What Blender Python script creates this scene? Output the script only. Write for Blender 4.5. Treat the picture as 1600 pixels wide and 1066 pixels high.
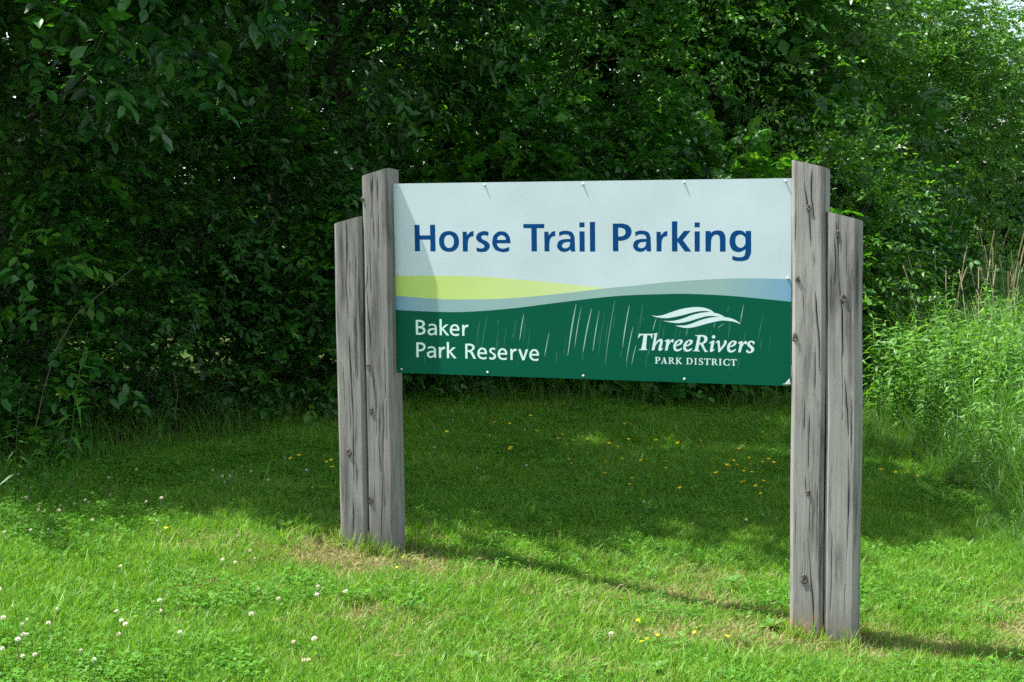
import bpy, math, random
import numpy as np
from mathutils import Vector, Matrix
from mathutils.geometry import tessellate_polygon

for o in list(bpy.data.objects):
    bpy.data.objects.remove(o)
SC = bpy.context.scene
COL = SC.collection
rng = np.random.default_rng(7)
random.seed(7)
RAD = math.radians

# ------------------------------------------------------------------ camera
CAM_H = 1.9
FPX, PITCH, ROLL = 2500.0, -0.0970, -0.013          # focal length in photo pixels, tilt, roll
cp, sp, cr, sr = math.cos(PITCH), math.sin(PITCH), math.cos(ROLL), math.sin(ROLL)
FWD = np.array([0, cp, sp]); UP0 = np.array([0, -sp, cp]); R0 = np.array([1.0, 0, 0])
RGT = cr * R0 + sr * UP0
UPV = -sr * R0 + cr * UP0
cam_data = bpy.data.cameras.new('camera')
cam = bpy.data.objects.new('camera', cam_data); COL.objects.link(cam)
cam_data.sensor_width = 36.0
cam_data.lens = 36.0 * FPX / 1600.0
cam_data.clip_start = 0.1; cam_data.clip_end = 3000
cam.matrix_world = Matrix(((RGT[0], UPV[0], -FWD[0], 0), (RGT[1], UPV[1], -FWD[1], 0), (RGT[2], UPV[2], -FWD[2], CAM_H), (0, 0, 0, 1)))
SC.camera = cam

# ------------------------------------------------------------------ sky, sun, exposure
SUN_TO = Vector((-0.228, 0.037, 0.518)).normalized()           # direction towards the sun
ELEV = math.asin(SUN_TO.z); AZ = math.atan2(SUN_TO.x, SUN_TO.y)  # azimuth from +Y clockwise
world = bpy.data.worlds.new('World'); SC.world = world; world.use_nodes = True
wn, wl = world.node_tree.nodes, world.node_tree.links
wn.clear()
sky = wn.new('ShaderNodeTexSky'); sky.sky_type = 'NISHITA'; sky.sun_disc = False
sky.sun_elevation = ELEV; sky.sun_rotation = AZ; sky.altitude = 300; sky.dust_density = 1.2; sky.ozone_density = 1.0
tc = wn.new('ShaderNodeTexCoord')
cn = wn.new('ShaderNodeTexNoise'); cn.inputs['Scale'].default_value = 2.6; cn.inputs['Detail'].default_value = 7; cn.inputs['Roughness'].default_value = .58
cr_ = wn.new('ShaderNodeValToRGB'); cr_.color_ramp.elements[0].position = .44; cr_.color_ramp.elements[1].position = .62
cmix = wn.new('ShaderNodeMix'); cmix.data_type = 'RGBA'
cmix.inputs[7].default_value = (9.5, 9.7, 10.0, 1)
bg = wn.new('ShaderNodeBackground'); bg.inputs['Strength'].default_value = 0.075
wo = wn.new('ShaderNodeOutputWorld')
wl.new(tc.outputs['Generated'], cn.inputs['Vector']); wl.new(cn.outputs['Fac'], cr_.inputs['Fac'])
wl.new(cr_.outputs['Color'], cmix.inputs[0]); wl.new(sky.outputs['Color'], cmix.inputs[6])
wl.new(cmix.outputs[2], bg.inputs['Color']); wl.new(bg.outputs['Background'], wo.inputs['Surface'])
sun_d = bpy.data.lights.new('sun', 'SUN'); sun_d.energy = 5.0; sun_d.angle = RAD(0.53); sun_d.color = (1.0, 0.955, 0.88)
sun = bpy.data.objects.new('sun', sun_d); COL.objects.link(sun)
sun.rotation_euler = (-SUN_TO).to_track_quat('-Z', 'Y').to_euler(); sun.location = (0, 0, 30)
SC.view_settings.view_transform = 'Standard'; SC.view_settings.look = 'None'
SC.view_settings.exposure = 1.53; SC.view_settings.gamma = 1.0; SC.view_settings.use_curve_mapping = False
SC.render.engine = 'CYCLES'
cy = SC.cycles
cy.max_bounces = 6; cy.diffuse_bounces = 3; cy.glossy_bounces = 2; cy.transmission_bounces = 4; cy.transparent_max_bounces = 4
cy.caustics_reflective = False; cy.caustics_refractive = False
cy.use_denoising = False
try:
    cy.denoiser = 'OPENIMAGEDENOISE'
except Exception:
    pass

# ------------------------------------------------------------------ helpers
def tag(o, label=None, cat=None, group=None, kind=None):
    if label: o['label'] = label
    if cat: o['category'] = cat
    if group: o['group'] = group
    if kind: o['kind'] = kind
    return o

def empty(name, loc, label=None, cat=None, group=None):
    o = bpy.data.objects.new(name, None); COL.objects.link(o); o.location = loc; o.empty_display_size = .1
    return tag(o, label, cat, group)

def link(name, me, parent=None, loc=None):
    o = bpy.data.objects.new(name, me); COL.objects.link(o)
    if loc is not None: o.location = loc
    if parent is not None: o.parent = parent
    return o

def mesh(name, V, F, mat=None, tint=None, smooth=False, mats=None, midx=None):
    """V (n,3); F either an (m,k) int array or a list of index tuples."""
    me = bpy.data.meshes.new(name)
    V = np.asarray(V, dtype=np.float32)
    if isinstance(F, np.ndarray):
        m, k = F.shape
        me.vertices.add(len(V)); me.vertices.foreach_set('co', V.ravel())
        me.loops.add(m * k); me.loops.foreach_set('vertex_index', F.astype(np.int32).ravel())
        me.polygons.add(m); me.polygons.foreach_set('loop_start', np.arange(0, m * k, k, dtype=np.int32))
        me.update(calc_edges=True)
    else:
        me.from_pydata(V.tolist(), [], [tuple(int(i) for i in f) for f in F]); me.update()
    if tint is not None:
        a = me.attributes.new('tint', 'FLOAT_COLOR', 'POINT')
        c = np.ones((len(V), 4), dtype=np.float32); tint = np.asarray(tint); c[:, :tint.shape[1]] = tint
        a.data.foreach_set('color', c.ravel())
    for m_ in (mats or ([mat] if mat else [])): me.materials.append(m_)
    if midx is not None: me.polygons.foreach_set('material_index', np.asarray(midx, dtype=np.int32))
    if smooth: me.polygons.foreach_set('use_smooth', np.ones(len(me.polygons), dtype=bool))
    return me

def tube(pts, radii, n=7):
    pts = np.asarray(pts, float); V = []; F = []
    for i, p in enumerate(pts):
        d = pts[min(i + 1, len(pts) - 1)] - pts[max(i - 1, 0)]; d /= np.linalg.norm(d) + 1e-9
        a = np.cross(d, [0.31, 0.95, 0.1]); a /= np.linalg.norm(a) + 1e-9; b = np.cross(d, a)
        for k in range(n):
            t = 2 * math.pi * k / n; V.append(p + radii[i] * (a * math.cos(t) + b * math.sin(t)))
        if i:
            for k in range(n):
                k2 = (k + 1) % n; F.append(((i - 1) * n + k, (i - 1) * n + k2, i * n + k2, i * n + k))
    F.append(tuple(range(n))[::-1]); F.append(tuple((len(pts) - 1) * n + k for k in range(n)))
    return V, F

def vnoise(p, seed=0):
    """cheap smooth 2-D value noise in [0,1]"""
    p = np.asarray(p, float); i = np.floor(p).astype(int); f = p - i; f = f * f * (3 - 2 * f)
    def h(a, b):
        v = np.sin(a * 127.1 + b * 311.7 + seed * 74.7) * 43758.5453
        return v - np.floor(v)
    a, b = i[..., 0], i[..., 1]
    return (h(a, b) * (1 - f[..., 0]) + h(a + 1, b) * f[..., 0]) * (1 - f[..., 1]) + (h(a, b + 1) * (1 - f[..., 0]) + h(a + 1, b + 1) * f[..., 0]) * f[..., 1]

def ground_z(x, y):
    x = np.asarray(x, float); y = np.asarray(y, float)
    sx = 2.0 * np.tanh((x - .35) / 2.0)
    sy = np.where(y < 14, y - 7, 7 + 6 * np.tanh((y - 14) / 6.0)); sy = np.maximum(sy, -7)
    q = np.stack([x, y], -1)
    b = (vnoise(q * .9, 3) - .5) * .05 + (vnoise(q * 2.6, 4) - .5) * .022
    return .077 - .122 * sx + .035 * sy + b * np.clip(20 - np.hypot(x, y), 0, 1)

# ------------------------------------------------------------------ materials
def new_mat(name):
    m = bpy.data.materials.new(name); m.use_nodes = True
    nt = m.node_tree; nt.nodes.clear()
    return m, nt.nodes, nt.links

def simple(name, col, rough=.5, metal=0.0, noise=0.0, scale=30, bump=0.0, spec=.5):
    m, N, L = new_mat(name)
    b = N.new('ShaderNodeBsdfPrincipled'); o = N.new('ShaderNodeOutputMaterial')
    b.inputs['Base Color'].default_value = (*col, 1); b.inputs['Roughness'].default_value = rough
    b.inputs['Metallic'].default_value = metal; b.inputs['Specular IOR Level'].default_value = spec
    L.new(b.outputs[0], o.inputs[0])
    if noise or bump:
        t = N.new('ShaderNodeTexCoord'); n = N.new('ShaderNodeTexNoise'); n.inputs['Scale'].default_value = scale; n.inputs['Detail'].default_value = 6
        L.new(t.outputs['Object'], n.inputs['Vector'])
        if noise:
            mr = N.new('ShaderNodeMapRange'); mr.inputs[1].default_value = .3; mr.inputs[2].default_value = .7; mr.inputs[3].default_value = 1 - noise; mr.inputs[4].default_value = 1 + noise
            mx = N.new('ShaderNodeMix'); mx.data_type = 'RGBA'; mx.blend_type = 'MULTIPLY'; mx.inputs[0].default_value = 1
            mx.inputs[6].default_value = (*col, 1); L.new(n.outputs['Fac'], mr.inputs[0]); L.new(mr.outputs[0], mx.inputs[7]); L.new(mx.outputs[2], b.inputs['Base Color'])
        if bump:
            bp = N.new('ShaderNodeBump'); bp.inputs['Strength'].default_value = bump; bp.inputs['Distance'].default_value = .01
            L.new(n.outputs['Fac'], bp.inputs['Height']); L.new(bp.outputs[0], b.inputs['Normal'])
    return m

def leaf_mat(name, dark, mid, light, rough=.42, trans=.3, tcol=None, spec=.5):
    """tint.r picks the colour of each leaf, tint.g runs from its base to its tip"""
    m, N, L = new_mat(name)
    at = N.new('ShaderNodeAttribute'); at.attribute_name = 'tint'
    sep = N.new('ShaderNodeSeparateColor'); L.new(at.outputs['Color'], sep.inputs[0])
    oi = N.new('ShaderNodeObjectInfo')
    ad = N.new('ShaderNodeMath'); ad.operation = 'MULTIPLY_ADD'; ad.inputs[1].default_value = .25; L.new(oi.outputs['Random'], ad.inputs[0]); L.new(sep.outputs[0], ad.inputs[2])
    sb = N.new('ShaderNodeMath'); sb.operation = 'SUBTRACT'; sb.inputs[1].default_value = .12; L.new(ad.outputs[0], sb.inputs[0])
    rp = N.new('ShaderNodeValToRGB'); e = rp.color_ramp.elements
    e[0].position = 0; e[0].color = (*dark, 1); e[1].position = 1; e[1].color = (*light, 1)
    x = e.new(.55); x.color = (*mid, 1); L.new(sb.outputs[0], rp.inputs[0])
    b = N.new('ShaderNodeBsdfPrincipled'); b.inputs['Roughness'].default_value = rough; b.inputs['Specular IOR Level'].default_value = spec
    L.new(rp.outputs[0], b.inputs['Base Color'])
    t = N.new('ShaderNodeBsdfTranslucent')
    g = N.new('ShaderNodeMix'); g.data_type = 'RGBA'; g.blend_type = 'MULTIPLY'; g.inputs[0].default_value = 1
    L.new(rp.outputs[0], g.inputs[6]); g.inputs[7].default_value = (*(tcol or (1.7, 1.6, .6)), 1); L.new(g.outputs[2], t.inputs['Color'])
    mx = N.new('ShaderNodeMixShader'); mx.inputs[0].default_value = trans
    o = N.new('ShaderNodeOutputMaterial')
    L.new(b.outputs[0], mx.inputs[1]); L.new(t.outputs[0], mx.inputs[2]); L.new(mx.outputs[0], o.inputs[0])
    return m

M = {}
M['leaf_glossy'] = leaf_mat('leaf_glossy', (.015, .072, .013), (.030, .132, .018), (.075, .225, .026), rough=.30, trans=.28, spec=.6)
M['leaf_dark'] = leaf_mat('leaf_dark', (.013, .062, .008), (.026, .122, .012), (.075, .215, .018), rough=.42, trans=.30, spec=.42)
M['leaf_small'] = leaf_mat('leaf_small', (.016, .074, .010), (.032, .135, .015), (.078, .225, .024), rough=.5, trans=.32, spec=.4)
M['leaf_vine'] = leaf_mat('leaf_vine', (.020, .094, .010), (.042, .168, .016), (.10, .265, .026), rough=.45, trans=.36, spec=.4)
M['leaf_bright'] = leaf_mat('leaf_bright', (.024, .095, .012), (.055, .175, .020), (.13, .29, .035), rough=.38, trans=.40, spec=.5)
M['weed'] = leaf_mat('weed', (.032, .12, .013), (.064, .195, .02), (.13, .30, .036), rough=.5, trans=.35)
M['bark'] = simple('bark', (.055, .042, .032), .9, noise=.5, scale=18, bump=.6)
M['cane'] = simple('cane', (.16, .13, .10), .8, noise=.4, scale=40)
M['stem'] = simple('stem', (.07, .085, .035), .7, noise=.3)
M['dead_stem'] = simple('dead_stem', (.19, .14, .085), .8, noise=.4)
M['lawn'] = leaf_mat('lawn', (.050, .158, .010), (.106, .285, .017), (.25, .44, .055), rough=.5, trans=.38, tcol=(1.4, 1.4, .55), spec=.35)
M['lawn_b'] = leaf_mat('lawn_b', (.074, .178, .012), (.162, .315, .026), (.36, .48, .11), rough=.5, trans=.38, tcol=(1.4, 1.4, .55), spec=.35)
M['tallgrass'] = leaf_mat('tallgrass', (.038, .125, .013), (.074, .20, .022), (.16, .31, .045), rough=.45, trans=.38, spec=.4)
M['dry'] = leaf_mat('dry', (.19, .16, .07), (.34, .295, .14), (.50, .45, .25), rough=.7, trans=.25, tcol=(1.2, 1.1, .8), spec=.25)
M['clover'] = leaf_mat('clover', (.034, .13, .009), (.064, .208, .014), (.13, .31, .03), rough=.6, trans=.3, tcol=(1.4, 1.4, .6), spec=.2)
M['broad'] = leaf_mat('broad', (.05, .15, .02), (.085, .22, .035), (.15, .3, .05), rough=.4, trans=.3)
M['white_flower'] = leaf_mat('white_flower', (.42, .33, .26), (.60, .54, .46), (.74, .71, .64), rough=.7, trans=.2, tcol=(1, 1, 1), spec=.2)
M['yellow_flower'] = leaf_mat('yellow_flower', (.80, .56, .01), (.84, .66, .012), (.86, .74, .03), rough=.6, trans=.25, tcol=(1, 1, .6), spec=.2)
M['seed'] = leaf_mat('seed', (.30, .25, .15), (.44, .37, .25), (.54, .47, .33), rough=.8, trans=.3, tcol=(1, 1, 1), spec=.2)

# ground soil
def soil():
    m, N, L = new_mat('soil')
    g = N.new('ShaderNodeNewGeometry')
    n1 = N.new('ShaderNodeTexNoise'); n1.inputs['Scale'].default_value = 1.3; n1.inputs['Detail'].default_value = 8; L.new(g.outputs['Position'], n1.inputs['Vector'])
    n2 = N.new('ShaderNodeTexNoise'); n2.inputs['Scale'].default_value = 60; n2.inputs['Detail'].default_value = 6; L.new(g.outputs['Position'], n2.inputs['Vector'])
    r1 = N.new('ShaderNodeValToRGB'); e = r1.color_ramp.elements
    e[0].position = .35; e[0].color = (.028, .065, .012, 1); e[1].position = .7; e[1].color = (.07, .075, .025, 1)
    L.new(n1.outputs['Fac'], r1.inputs[0])
    mx = N.new('ShaderNodeMix'); mx.data_type = 'RGBA'; mx.blend_type = 'OVERLAY'; mx.inputs[0].default_value = .9
    L.new(r1.outputs[0], mx.inputs[6]); L.new(n2.outputs['Fac'], mx.inputs[7])
    b = N.new('ShaderNodeBsdfPrincipled'); b.inputs['Roughness'].default_value = .95; b.inputs['Specular IOR Level'].default_value = .15
    L.new(mx.outputs[2], b.inputs['Base Color'])
    bp = N.new('ShaderNodeBump'); bp.inputs['Strength'].default_value = .8; bp.inputs['Distance'].default_value = .02; L.new(n2.outputs['Fac'], bp.inputs['Height']); L.new(bp.outputs[0], b.inputs['Normal'])
    o = N.new('ShaderNodeOutputMaterial'); L.new(b.outputs[0], o.inputs[0])
    return m
M['soil'] = soil()

# ------------------------------------------------------------------ ground
def axis_(lo, hi, fine_lo, fine_hi, step):
    a = list(np.arange(fine_lo, fine_hi + 1e-6, step)); s = step; v = fine_lo
    while v > lo: s *= 1.35; v -= s; a.insert(0, v)
    s = step; v = fine_hi
    while v < hi: s *= 1.35; v += s; a.append(v)
    return np.array(a)
gx_, gy_ = axis_(-900, 900, -7, 9, .16), axis_(-300, 1500, 3, 18, .16)
GX, GY = np.meshgrid(gx_, gy_); GZ = ground_z(GX, GY)
nx, ny = len(gx_), len(gy_)
ii = np.arange((ny - 1) * nx).reshape(ny - 1, nx)[:, :-1].ravel()
me = mesh('ground', np.stack([GX, GY, GZ], -1).reshape(-1, 3), np.stack([ii, ii + 1, ii + nx + 1, ii + nx], 1), M['soil'], smooth=True)
tag(link('ground', me), 'lawn soil and leaf litter under the grass', None, None, 'structure')

# ------------------------------------------------------------------ the sign
YAW, SX, SY, SZ, SH, SW = .37724, -.53247, 7.33996, .01439 + CAM_H, .8687, 1.829
EX = np.array([math.cos(YAW), -math.sin(YAW), 0]); EN = np.array([-math.sin(YAW), -math.cos(YAW), 0]); SO = np.array([SX, SY, SZ])
CAMP = np.array([0, 0, CAM_H])
def pl(px, py, d=0.0):
    """where on the sign's plane (d metres in front of the panel) a traced outline point lies: (along, up)"""
    v = FWD + RGT * (px - 800) / FPX - UPV * (py - 533) / FPX
    t = ((SO + EN * d - CAMP) @ EN) / (v @ EN); q = CAMP + v * t - SO
    return np.array([q @ EX, q[2]])
# the sign's own frame: x along the panel, y out of its face, z up
sign_rot = Matrix(((EX[0], EN[0], 0, SO[0]), (EX[1], EN[1], 0, SO[1]), (EX[2], EN[2], 1, SO[2]), (0, 0, 0, 1)))
gz_mid = float(ground_z(SX + EX[0] * .9, SY + EX[1] * .9))
sign = bpy.data.objects.new('park_sign', None); COL.objects.link(sign)
sign.matrix_world = sign_rot
tag(sign, 'large Horse Trail Parking sign on four weathered grey timber posts in the lawn', 'sign')

def sign_print(name, col, rough=.38, v=.05):
    m, N, L = new_mat(name)
    t = N.new('ShaderNodeTexCoord'); n = N.new('ShaderNodeTexNoise'); n.inputs['Scale'].default_value = 210; n.inputs['Detail'].default_value = 4
    n2 = N.new('ShaderNodeTexNoise'); n2.inputs['Scale'].default_value = 3.5; n2.inputs['Detail'].default_value = 5
    L.new(t.outputs['Object'], n.inputs['Vector']); L.new(t.outputs['Object'], n2.inputs['Vector'])
    ad = N.new('ShaderNodeMath'); ad.operation = 'ADD'; L.new(n.outputs['Fac'], ad.inputs[0]); L.new(n2.outputs['Fac'], ad.inputs[1])
    mr = N.new('ShaderNodeMapRange'); mr.inputs[1].default_value = .65; mr.inputs[2].default_value = 1.35; mr.inputs[3].default_value = 1 - v; mr.inputs[4].default_value = 1 + v
    L.new(ad.outputs[0], mr.inputs[0])
    mx = N.new('ShaderNodeMix'); mx.data_type = 'RGBA'; mx.blend_type = 'MULTIPLY'; mx.inputs[0].default_value = 1; L.new(mr.outputs[0], mx.inputs[7])
    if isinstance(col, tuple):
        mx.inputs[6].default_value = (*col, 1)
    else:                                                   # a printed left-to-right run of colours
        sp_ = N.new('ShaderNodeSeparateXYZ'); L.new(t.outputs['Object'], sp_.inputs[0])
        dv = N.new('ShaderNodeMath'); dv.operation = 'DIVIDE'; dv.inputs[1].default_value = SW; L.new(sp_.outputs[0], dv.inputs[0])
        rp = N.new('ShaderNodeValToRGB'); e = rp.color_ramp.elements
        while len(e) > 1: e.remove(e[-1])
        e[0].position = col[0][0]; e[0].color = (*col[0][1], 1)
        for p, c in col[1:]:
            q = e.new(p); q.color = (*c, 1)
        L.new(dv.outputs[0], rp.inputs[0]); L.new(rp.outputs[0], mx.inputs[6])
    b = N.new('ShaderNodeBsdfPrincipled'); b.inputs['Roughness'].default_value = rough; b.inputs['Specular IOR Level'].default_value = .09
    L.new(mx.outputs[2], b.inputs['Base Color'])
    o = N.new('ShaderNodeOutputMaterial'); L.new(b.outputs[0], o.inputs[0])
    return m
PALE = sign_print('print_pale', (.505, .60, .645), v=.11)
LIME = sign_print('print_lime', [(0, (.42, .57, .14)), (.1, (.47, .61, .18)), (.5, (.56, .67, .32))], v=.08)
GREY = sign_print('print_grey', [(0, (.17, .33, .46)), (.08, (.24, .37, .41)), (.3, (.27, .40, .40)), (.84, (.27, .40, .385)), (.95, (.20, .36, .46)), (1, (.17, .34, .49))], v=.08)
GREEN = sign_print('print_green', (.0015, .088, .050), rough=.33, v=.05)
BLUE = sign_print('print_blue', (.0006, .052, .185), v=.04)
WHITE = sign_print('print_white', (.62, .78, .76), v=.05)
WHITE2 = sign_print('print_logo', (.60, .73, .76), v=.06)
SCR = simple('scratched_print', (.30, .46, .38), .6)
SCR2 = simple('faint_scratched_print', (.035, .17, .11), .6)
ALU = simple('panel_edge', (.62, .66, .66), .45, .3)
BACK = simple('panel_back', (.45, .46, .46), .55, .2, noise=.1)
STEEL = simple('bolt_steel', (.50, .53, .54), .6, .3)

def curve(pts):
    p = np.array([pl(*q) for q in pts]); return lambda x: np.interp(x, p[:, 0], p[:, 1])
def smooth_curve(pts, n=12):
    """Catmull-Rom through traced points"""
    p = np.array(pts, float); out = []
    for i in range(len(p) - 1):
        p0, p1, p2, p3 = p[max(i - 1, 0)], p[i], p[i + 1], p[min(i + 2, len(p) - 1)]
        for k in range(n):
            t = k / n
            out.append(.5 * ((2 * p1) + (-p0 + p2) * t + (2 * p0 - 5 * p1 + 4 * p2 - p3) * t * t + (-p0 + 3 * p1 - 3 * p2 + p3) * t ** 3))
    out.append(p[-1]); return np.array(out)
yt = curve(smooth_curve([(600, 431), (617, 431), (680, 430.8), (720, 431.2), (760, 432.8), (800, 436), (850, 440.5), (900, 445.5), (949, 450.5), (1000, 455)]))
gt = curve(smooth_curve([(600, 460.5), (617, 462), (680, 467), (730, 468), (800, 466), (880, 458.5), (949, 450.3), (993, 446.4), (1039, 441.3), (1117, 436.2), (1179, 435), (1240, 436.8)]))
gb = curve(smooth_curve([(600, 482.5), (617, 484.3), (680, 487.3), (730, 487.3), (800, 482), (880, 472), (962, 462.8), (1039, 459.6), (1086, 459.6), (1148, 463), (1240, 472)]))
xs = np.linspace(0, SW, 121)
TH = .006
yt_v, gt_v, gb_v = yt(xs), gt(xs), gb(xs); yt_v = np.maximum(yt_v, gt_v)
rows = [np.full_like(xs, -SH), gb_v, gt_v, yt_v, np.zeros_like(xs)]
V, F, MI = [], [], []
for r in rows:
    for x, z in zip(xs, r): V.append((x, 0, z))
n = len(xs)
for k in range(4):
    for i in range(n - 1):
        if k == 2 and yt_v[i] - gt_v[i] < 1e-5 and yt_v[i + 1] - gt_v[i + 1] < 1e-5: continue
        a = k * n + i; F.append((a + 1, a, a + n, a + n + 1)); MI.append(k)
# edges and back (own vertices, flush with the front's outline)
b0 = len(V); V += [(0, 0, -SH), (SW, 0, -SH), (SW, 0, 0), (0, 0, 0), (0, -TH, -SH), (SW, -TH, -SH), (SW, -TH, 0), (0, -TH, 0)]
for q, mi in (((0, 1, 5, 4), 4), ((1, 2, 6, 5), 4), ((2, 3, 7, 6), 4), ((3, 0, 4, 7), 4), ((4, 5, 6, 7), 5)):
    F.append(tuple(b0 + i for i in q)); MI.append(mi)
panel = link('sign_panel', mesh('sign_panel', V, F, mats=[GREEN, GREY, LIME, PALE, ALU, BACK], midx=MI), sign)
panel['label'] = 'flat printed sign board, pale blue above, lime and grey bands, dark green below'

# --- glyph outlines: 'c' marks a corner, other points are smoothed through
def outline(pts, seg=6):
    """pts: (x, y) smooth or (x, y, 1) corner, closed"""
    P = [(p[0], p[1]) for p in pts]; C = [len(p) > 2 for p in pts]; m = len(P); out = []
    for i in range(m):
        p1, p2 = np.array(P[i], float), np.array(P[(i + 1) % m], float)
        if C[i] and C[(i + 1) % m]: out.append(p1); continue
        t1 = (p2 - np.array(P[i - 1])) * .5 if not C[i] else None
        t2 = (np.array(P[(i + 2) % m]) - p1) * .5 if not C[(i + 1) % m] else None
        L_ = np.linalg.norm(p2 - p1)
        def lim(t):
            q = np.linalg.norm(t); return t * min(1, 1.2 * L_ / q) if q > 0 else t
        if t1 is None: t2 = lim(t2); t1 = 2 * (p2 - p1) - t2; t1 = lim(t1)
        elif t2 is None: t1 = lim(t1); t2 = 2 * (p2 - p1) - t1; t2 = lim(t2)
        else: t1, t2 = lim(t1), lim(t2)
        for k in range(seg):
            t = k / seg
            out.append((2 * t ** 3 - 3 * t * t + 1) * p1 + (t ** 3 - 2 * t * t + t) * t1 + (-2 * t ** 3 + 3 * t * t) * p2 + (t ** 3 - t * t) * t2)
    return np.array(out)
def ell(cx, cy_, rx, ry, p=2.25, n=40):
    a = np.linspace(0, 2 * math.pi, n, endpoint=False)
    return np.stack([cx + rx * np.sign(np.cos(a)) * np.abs(np.cos(a)) ** (2 / p), cy_ + ry * np.sign(np.sin(a)) * np.abs(np.sin(a)) ** (2 / p)], 1)
def box(x0, y0, x1, y1): return np.array([(x0, y0), (x1, y0), (x1, y1), (x0, y1)], float)
def cc(*p): return [(x, y, 1) for x, y in p]
def O(s):
    """'x,y' smooth, 'x,y!' corner"""
    out = []
    for w in s.split():
        c = w.endswith('!'); x, y = w.rstrip('!').split(','); out.append((float(x), float(y), 1) if c else (float(x), float(y)))
    return outline(out)
# each glyph: zoom scale it was traced at, then shapes = [outer, hole, ...] groups
BOLD = {
 'H': (9.412, [[np.array([(0, 0), (75, 0), (75, 172), (228, 172), (228, 0), (303, 0), (303, 390), (228, 390), (228, 235), (75, 235), (75, 390), (0, 390)], float)]]),
 'o': (9.412, [[ell(147, 147, 147, 153), ell(147, 147, 71, 95)]]),
 'r': (9.412, [[O('0,0! 74,0! 75,110 85,175 112,213 160,223! 162,298! 135,296 100,276 68,236! 62,290! 0,290!')]]),
 's': (9.412, [[O('187,287! 112,300 35,270 2,205 28,152 82,120 120,90 115,57 82,46 42,50 7,63! 7,5! 72,-7 152,5 200,62 195,115 152,155 102,178 79,208 89,233 132,240 182,227!')]]),
 'e': (9.412, [[O('267,123! 70,123! 84,75 132,45 192,50 247,73! 247,13! 202,-3 142,-7 47,25 5,95 0,150 22,235 82,287 137,299 202,283 250,225 266,155'), O('70,173! 197,173! 187,215 137,243 90,220')]]),
 'T': (9.412, [[np.array([(116, 0), (196, 0), (196, 341), (307, 341), (307, 402), (0, 402), (0, 341), (116, 341)], float)]]),
 'a': (9.412, [[O('30,283! 80,301 140,305 220,283 255,218 259,148 262,60 266,0! 202,0! 194,34! 165,10 110,-7 50,5 8,48 0,90 22,148 85,178 192,184! 190,215 165,243 120,250 70,242 34,217!'), O('190,138! 112,132 75,100 75,68 112,47 165,62 186,100')]]),
 'i': (9.412, [[box(0, 0, 76, 297)], [box(0, 356, 76, 428)]]),
 'l': (9.412, [[box(0, 0, 77, 436)]]),
 'P': (11.852, [[O('0,0! 101,0! 101,195! 150,195 235,212 310,262 345,345 335,420 280,485 180,512 120,513! 0,513!'), O('100,275! 160,277 215,302 237,355 215,408 165,432 100,435!')]]),
 'k': (11.852, [[np.array([(0, 0), (101, 0), (101, 184), (238, 0), (359, 0), (204, 211), (345, 381), (224, 381), (101, 230), (101, 558), (0, 558)], float)]]),
 'n': (11.852, [[O('0,0! 103,0! 103,150 114,235 145,292 200,314 250,290 265,220 267,130 267,0! 371,0! 371,140 371,230 355,320 310,375 230,394 140,375 102,338! 92,381! 0,381!')]]),
 'g': (11.852, [[O('397,383! 399,50 395,-30 345,-135 255,-170 185,-176 105,-168 50,-148! 53,-72! 115,-95 185,-103 255,-90 285,-40 293,40! 280,38 225,5 145,-7 55,30 7,120 0,210 25,310 85,375 165,394 245,380 295,335! 301,383!'), O('200,318 275,280 295,200 280,120 215,72 145,100 110,170 113,250 140,295')]]),
}
REG = {
 'B': (12.545, [[O('0,0! 60,0! 90,2 160,25 187,80 175,130 125,156! 165,180 178,222 155,268 90,290 50,290! 0,290!'), O('43,38! 90,40 130,55 142,84 127,112 85,126 43,128!'), O('43,166! 85,168 118,182 132,212 118,240 80,252 43,252!')]]),
 'a': (12.545, [[O('22,200! 60,218 100,222 150,207 178,165 181,110 182,0! 145,0! 140,28! 110,5 70,-6 20,12 0,60 15,105 65,130 140,136! 138,160 120,184 90,190 50,182 20,165!'), O('140,102! 80,98 47,80 42,55 55,34 85,29 120,45 138,75')]]),
 'k': (12.545, [[np.array([(0, 0), (43, 0), (43, 118), (135, 0), (188, 0), (77, 131), (175, 215), (122, 215), (43, 140), (43, 315), (0, 315)], float)]]),
 'e': (12.545, [[O('188,97! 44,97! 52,58 85,33 130,31 178,46! 178,8! 145,-4 100,-6 40,15 5,65 0,110 15,170 55,212 100,223 150,208 182,160 188,110'), O('46,130! 146,130! 138,165 100,189 62,172')]]),
 'r': (12.545, [[O('0,0! 43,0! 44,110 60,153 85,172 117,173! 122,217! 95,219 60,206 41,180! 38,215! 0,215!')]]),
 'P': (12.545, [[O('0,0! 43,0! 43,118! 90,119 150,145 181,207 165,260 115,288 70,290! 0,290!'), O('43,155! 90,157 128,178 139,210 125,238 85,253 43,254!')]]),
 'R': (11.43, [[O('0,0! 38,0! 38,118! 64,118! 92,100 145,0! 190,0! 138,108 110,138! 150,160 167,200 150,243 100,264 60,265! 0,265!'), O('38,150! 80,152 117,172 127,200 115,224 80,233 38,234!')]]),
 'v': (11.43, [[np.array([(0, 195), (44, 195), (91, 50), (135, 195), (177, 195), (108, 0), (70, 0)], float)]]),
 's': (11.43, [[O('112,198! 75,207 25,195 5,155 20,118 60,95 84,70 82,42 55,29 30,31 5,42! 5,5! 40,-6 85,0 120,30 125,65 105,100 65,122 46,145 52,168 75,174 110,165!')]]),
}
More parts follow.
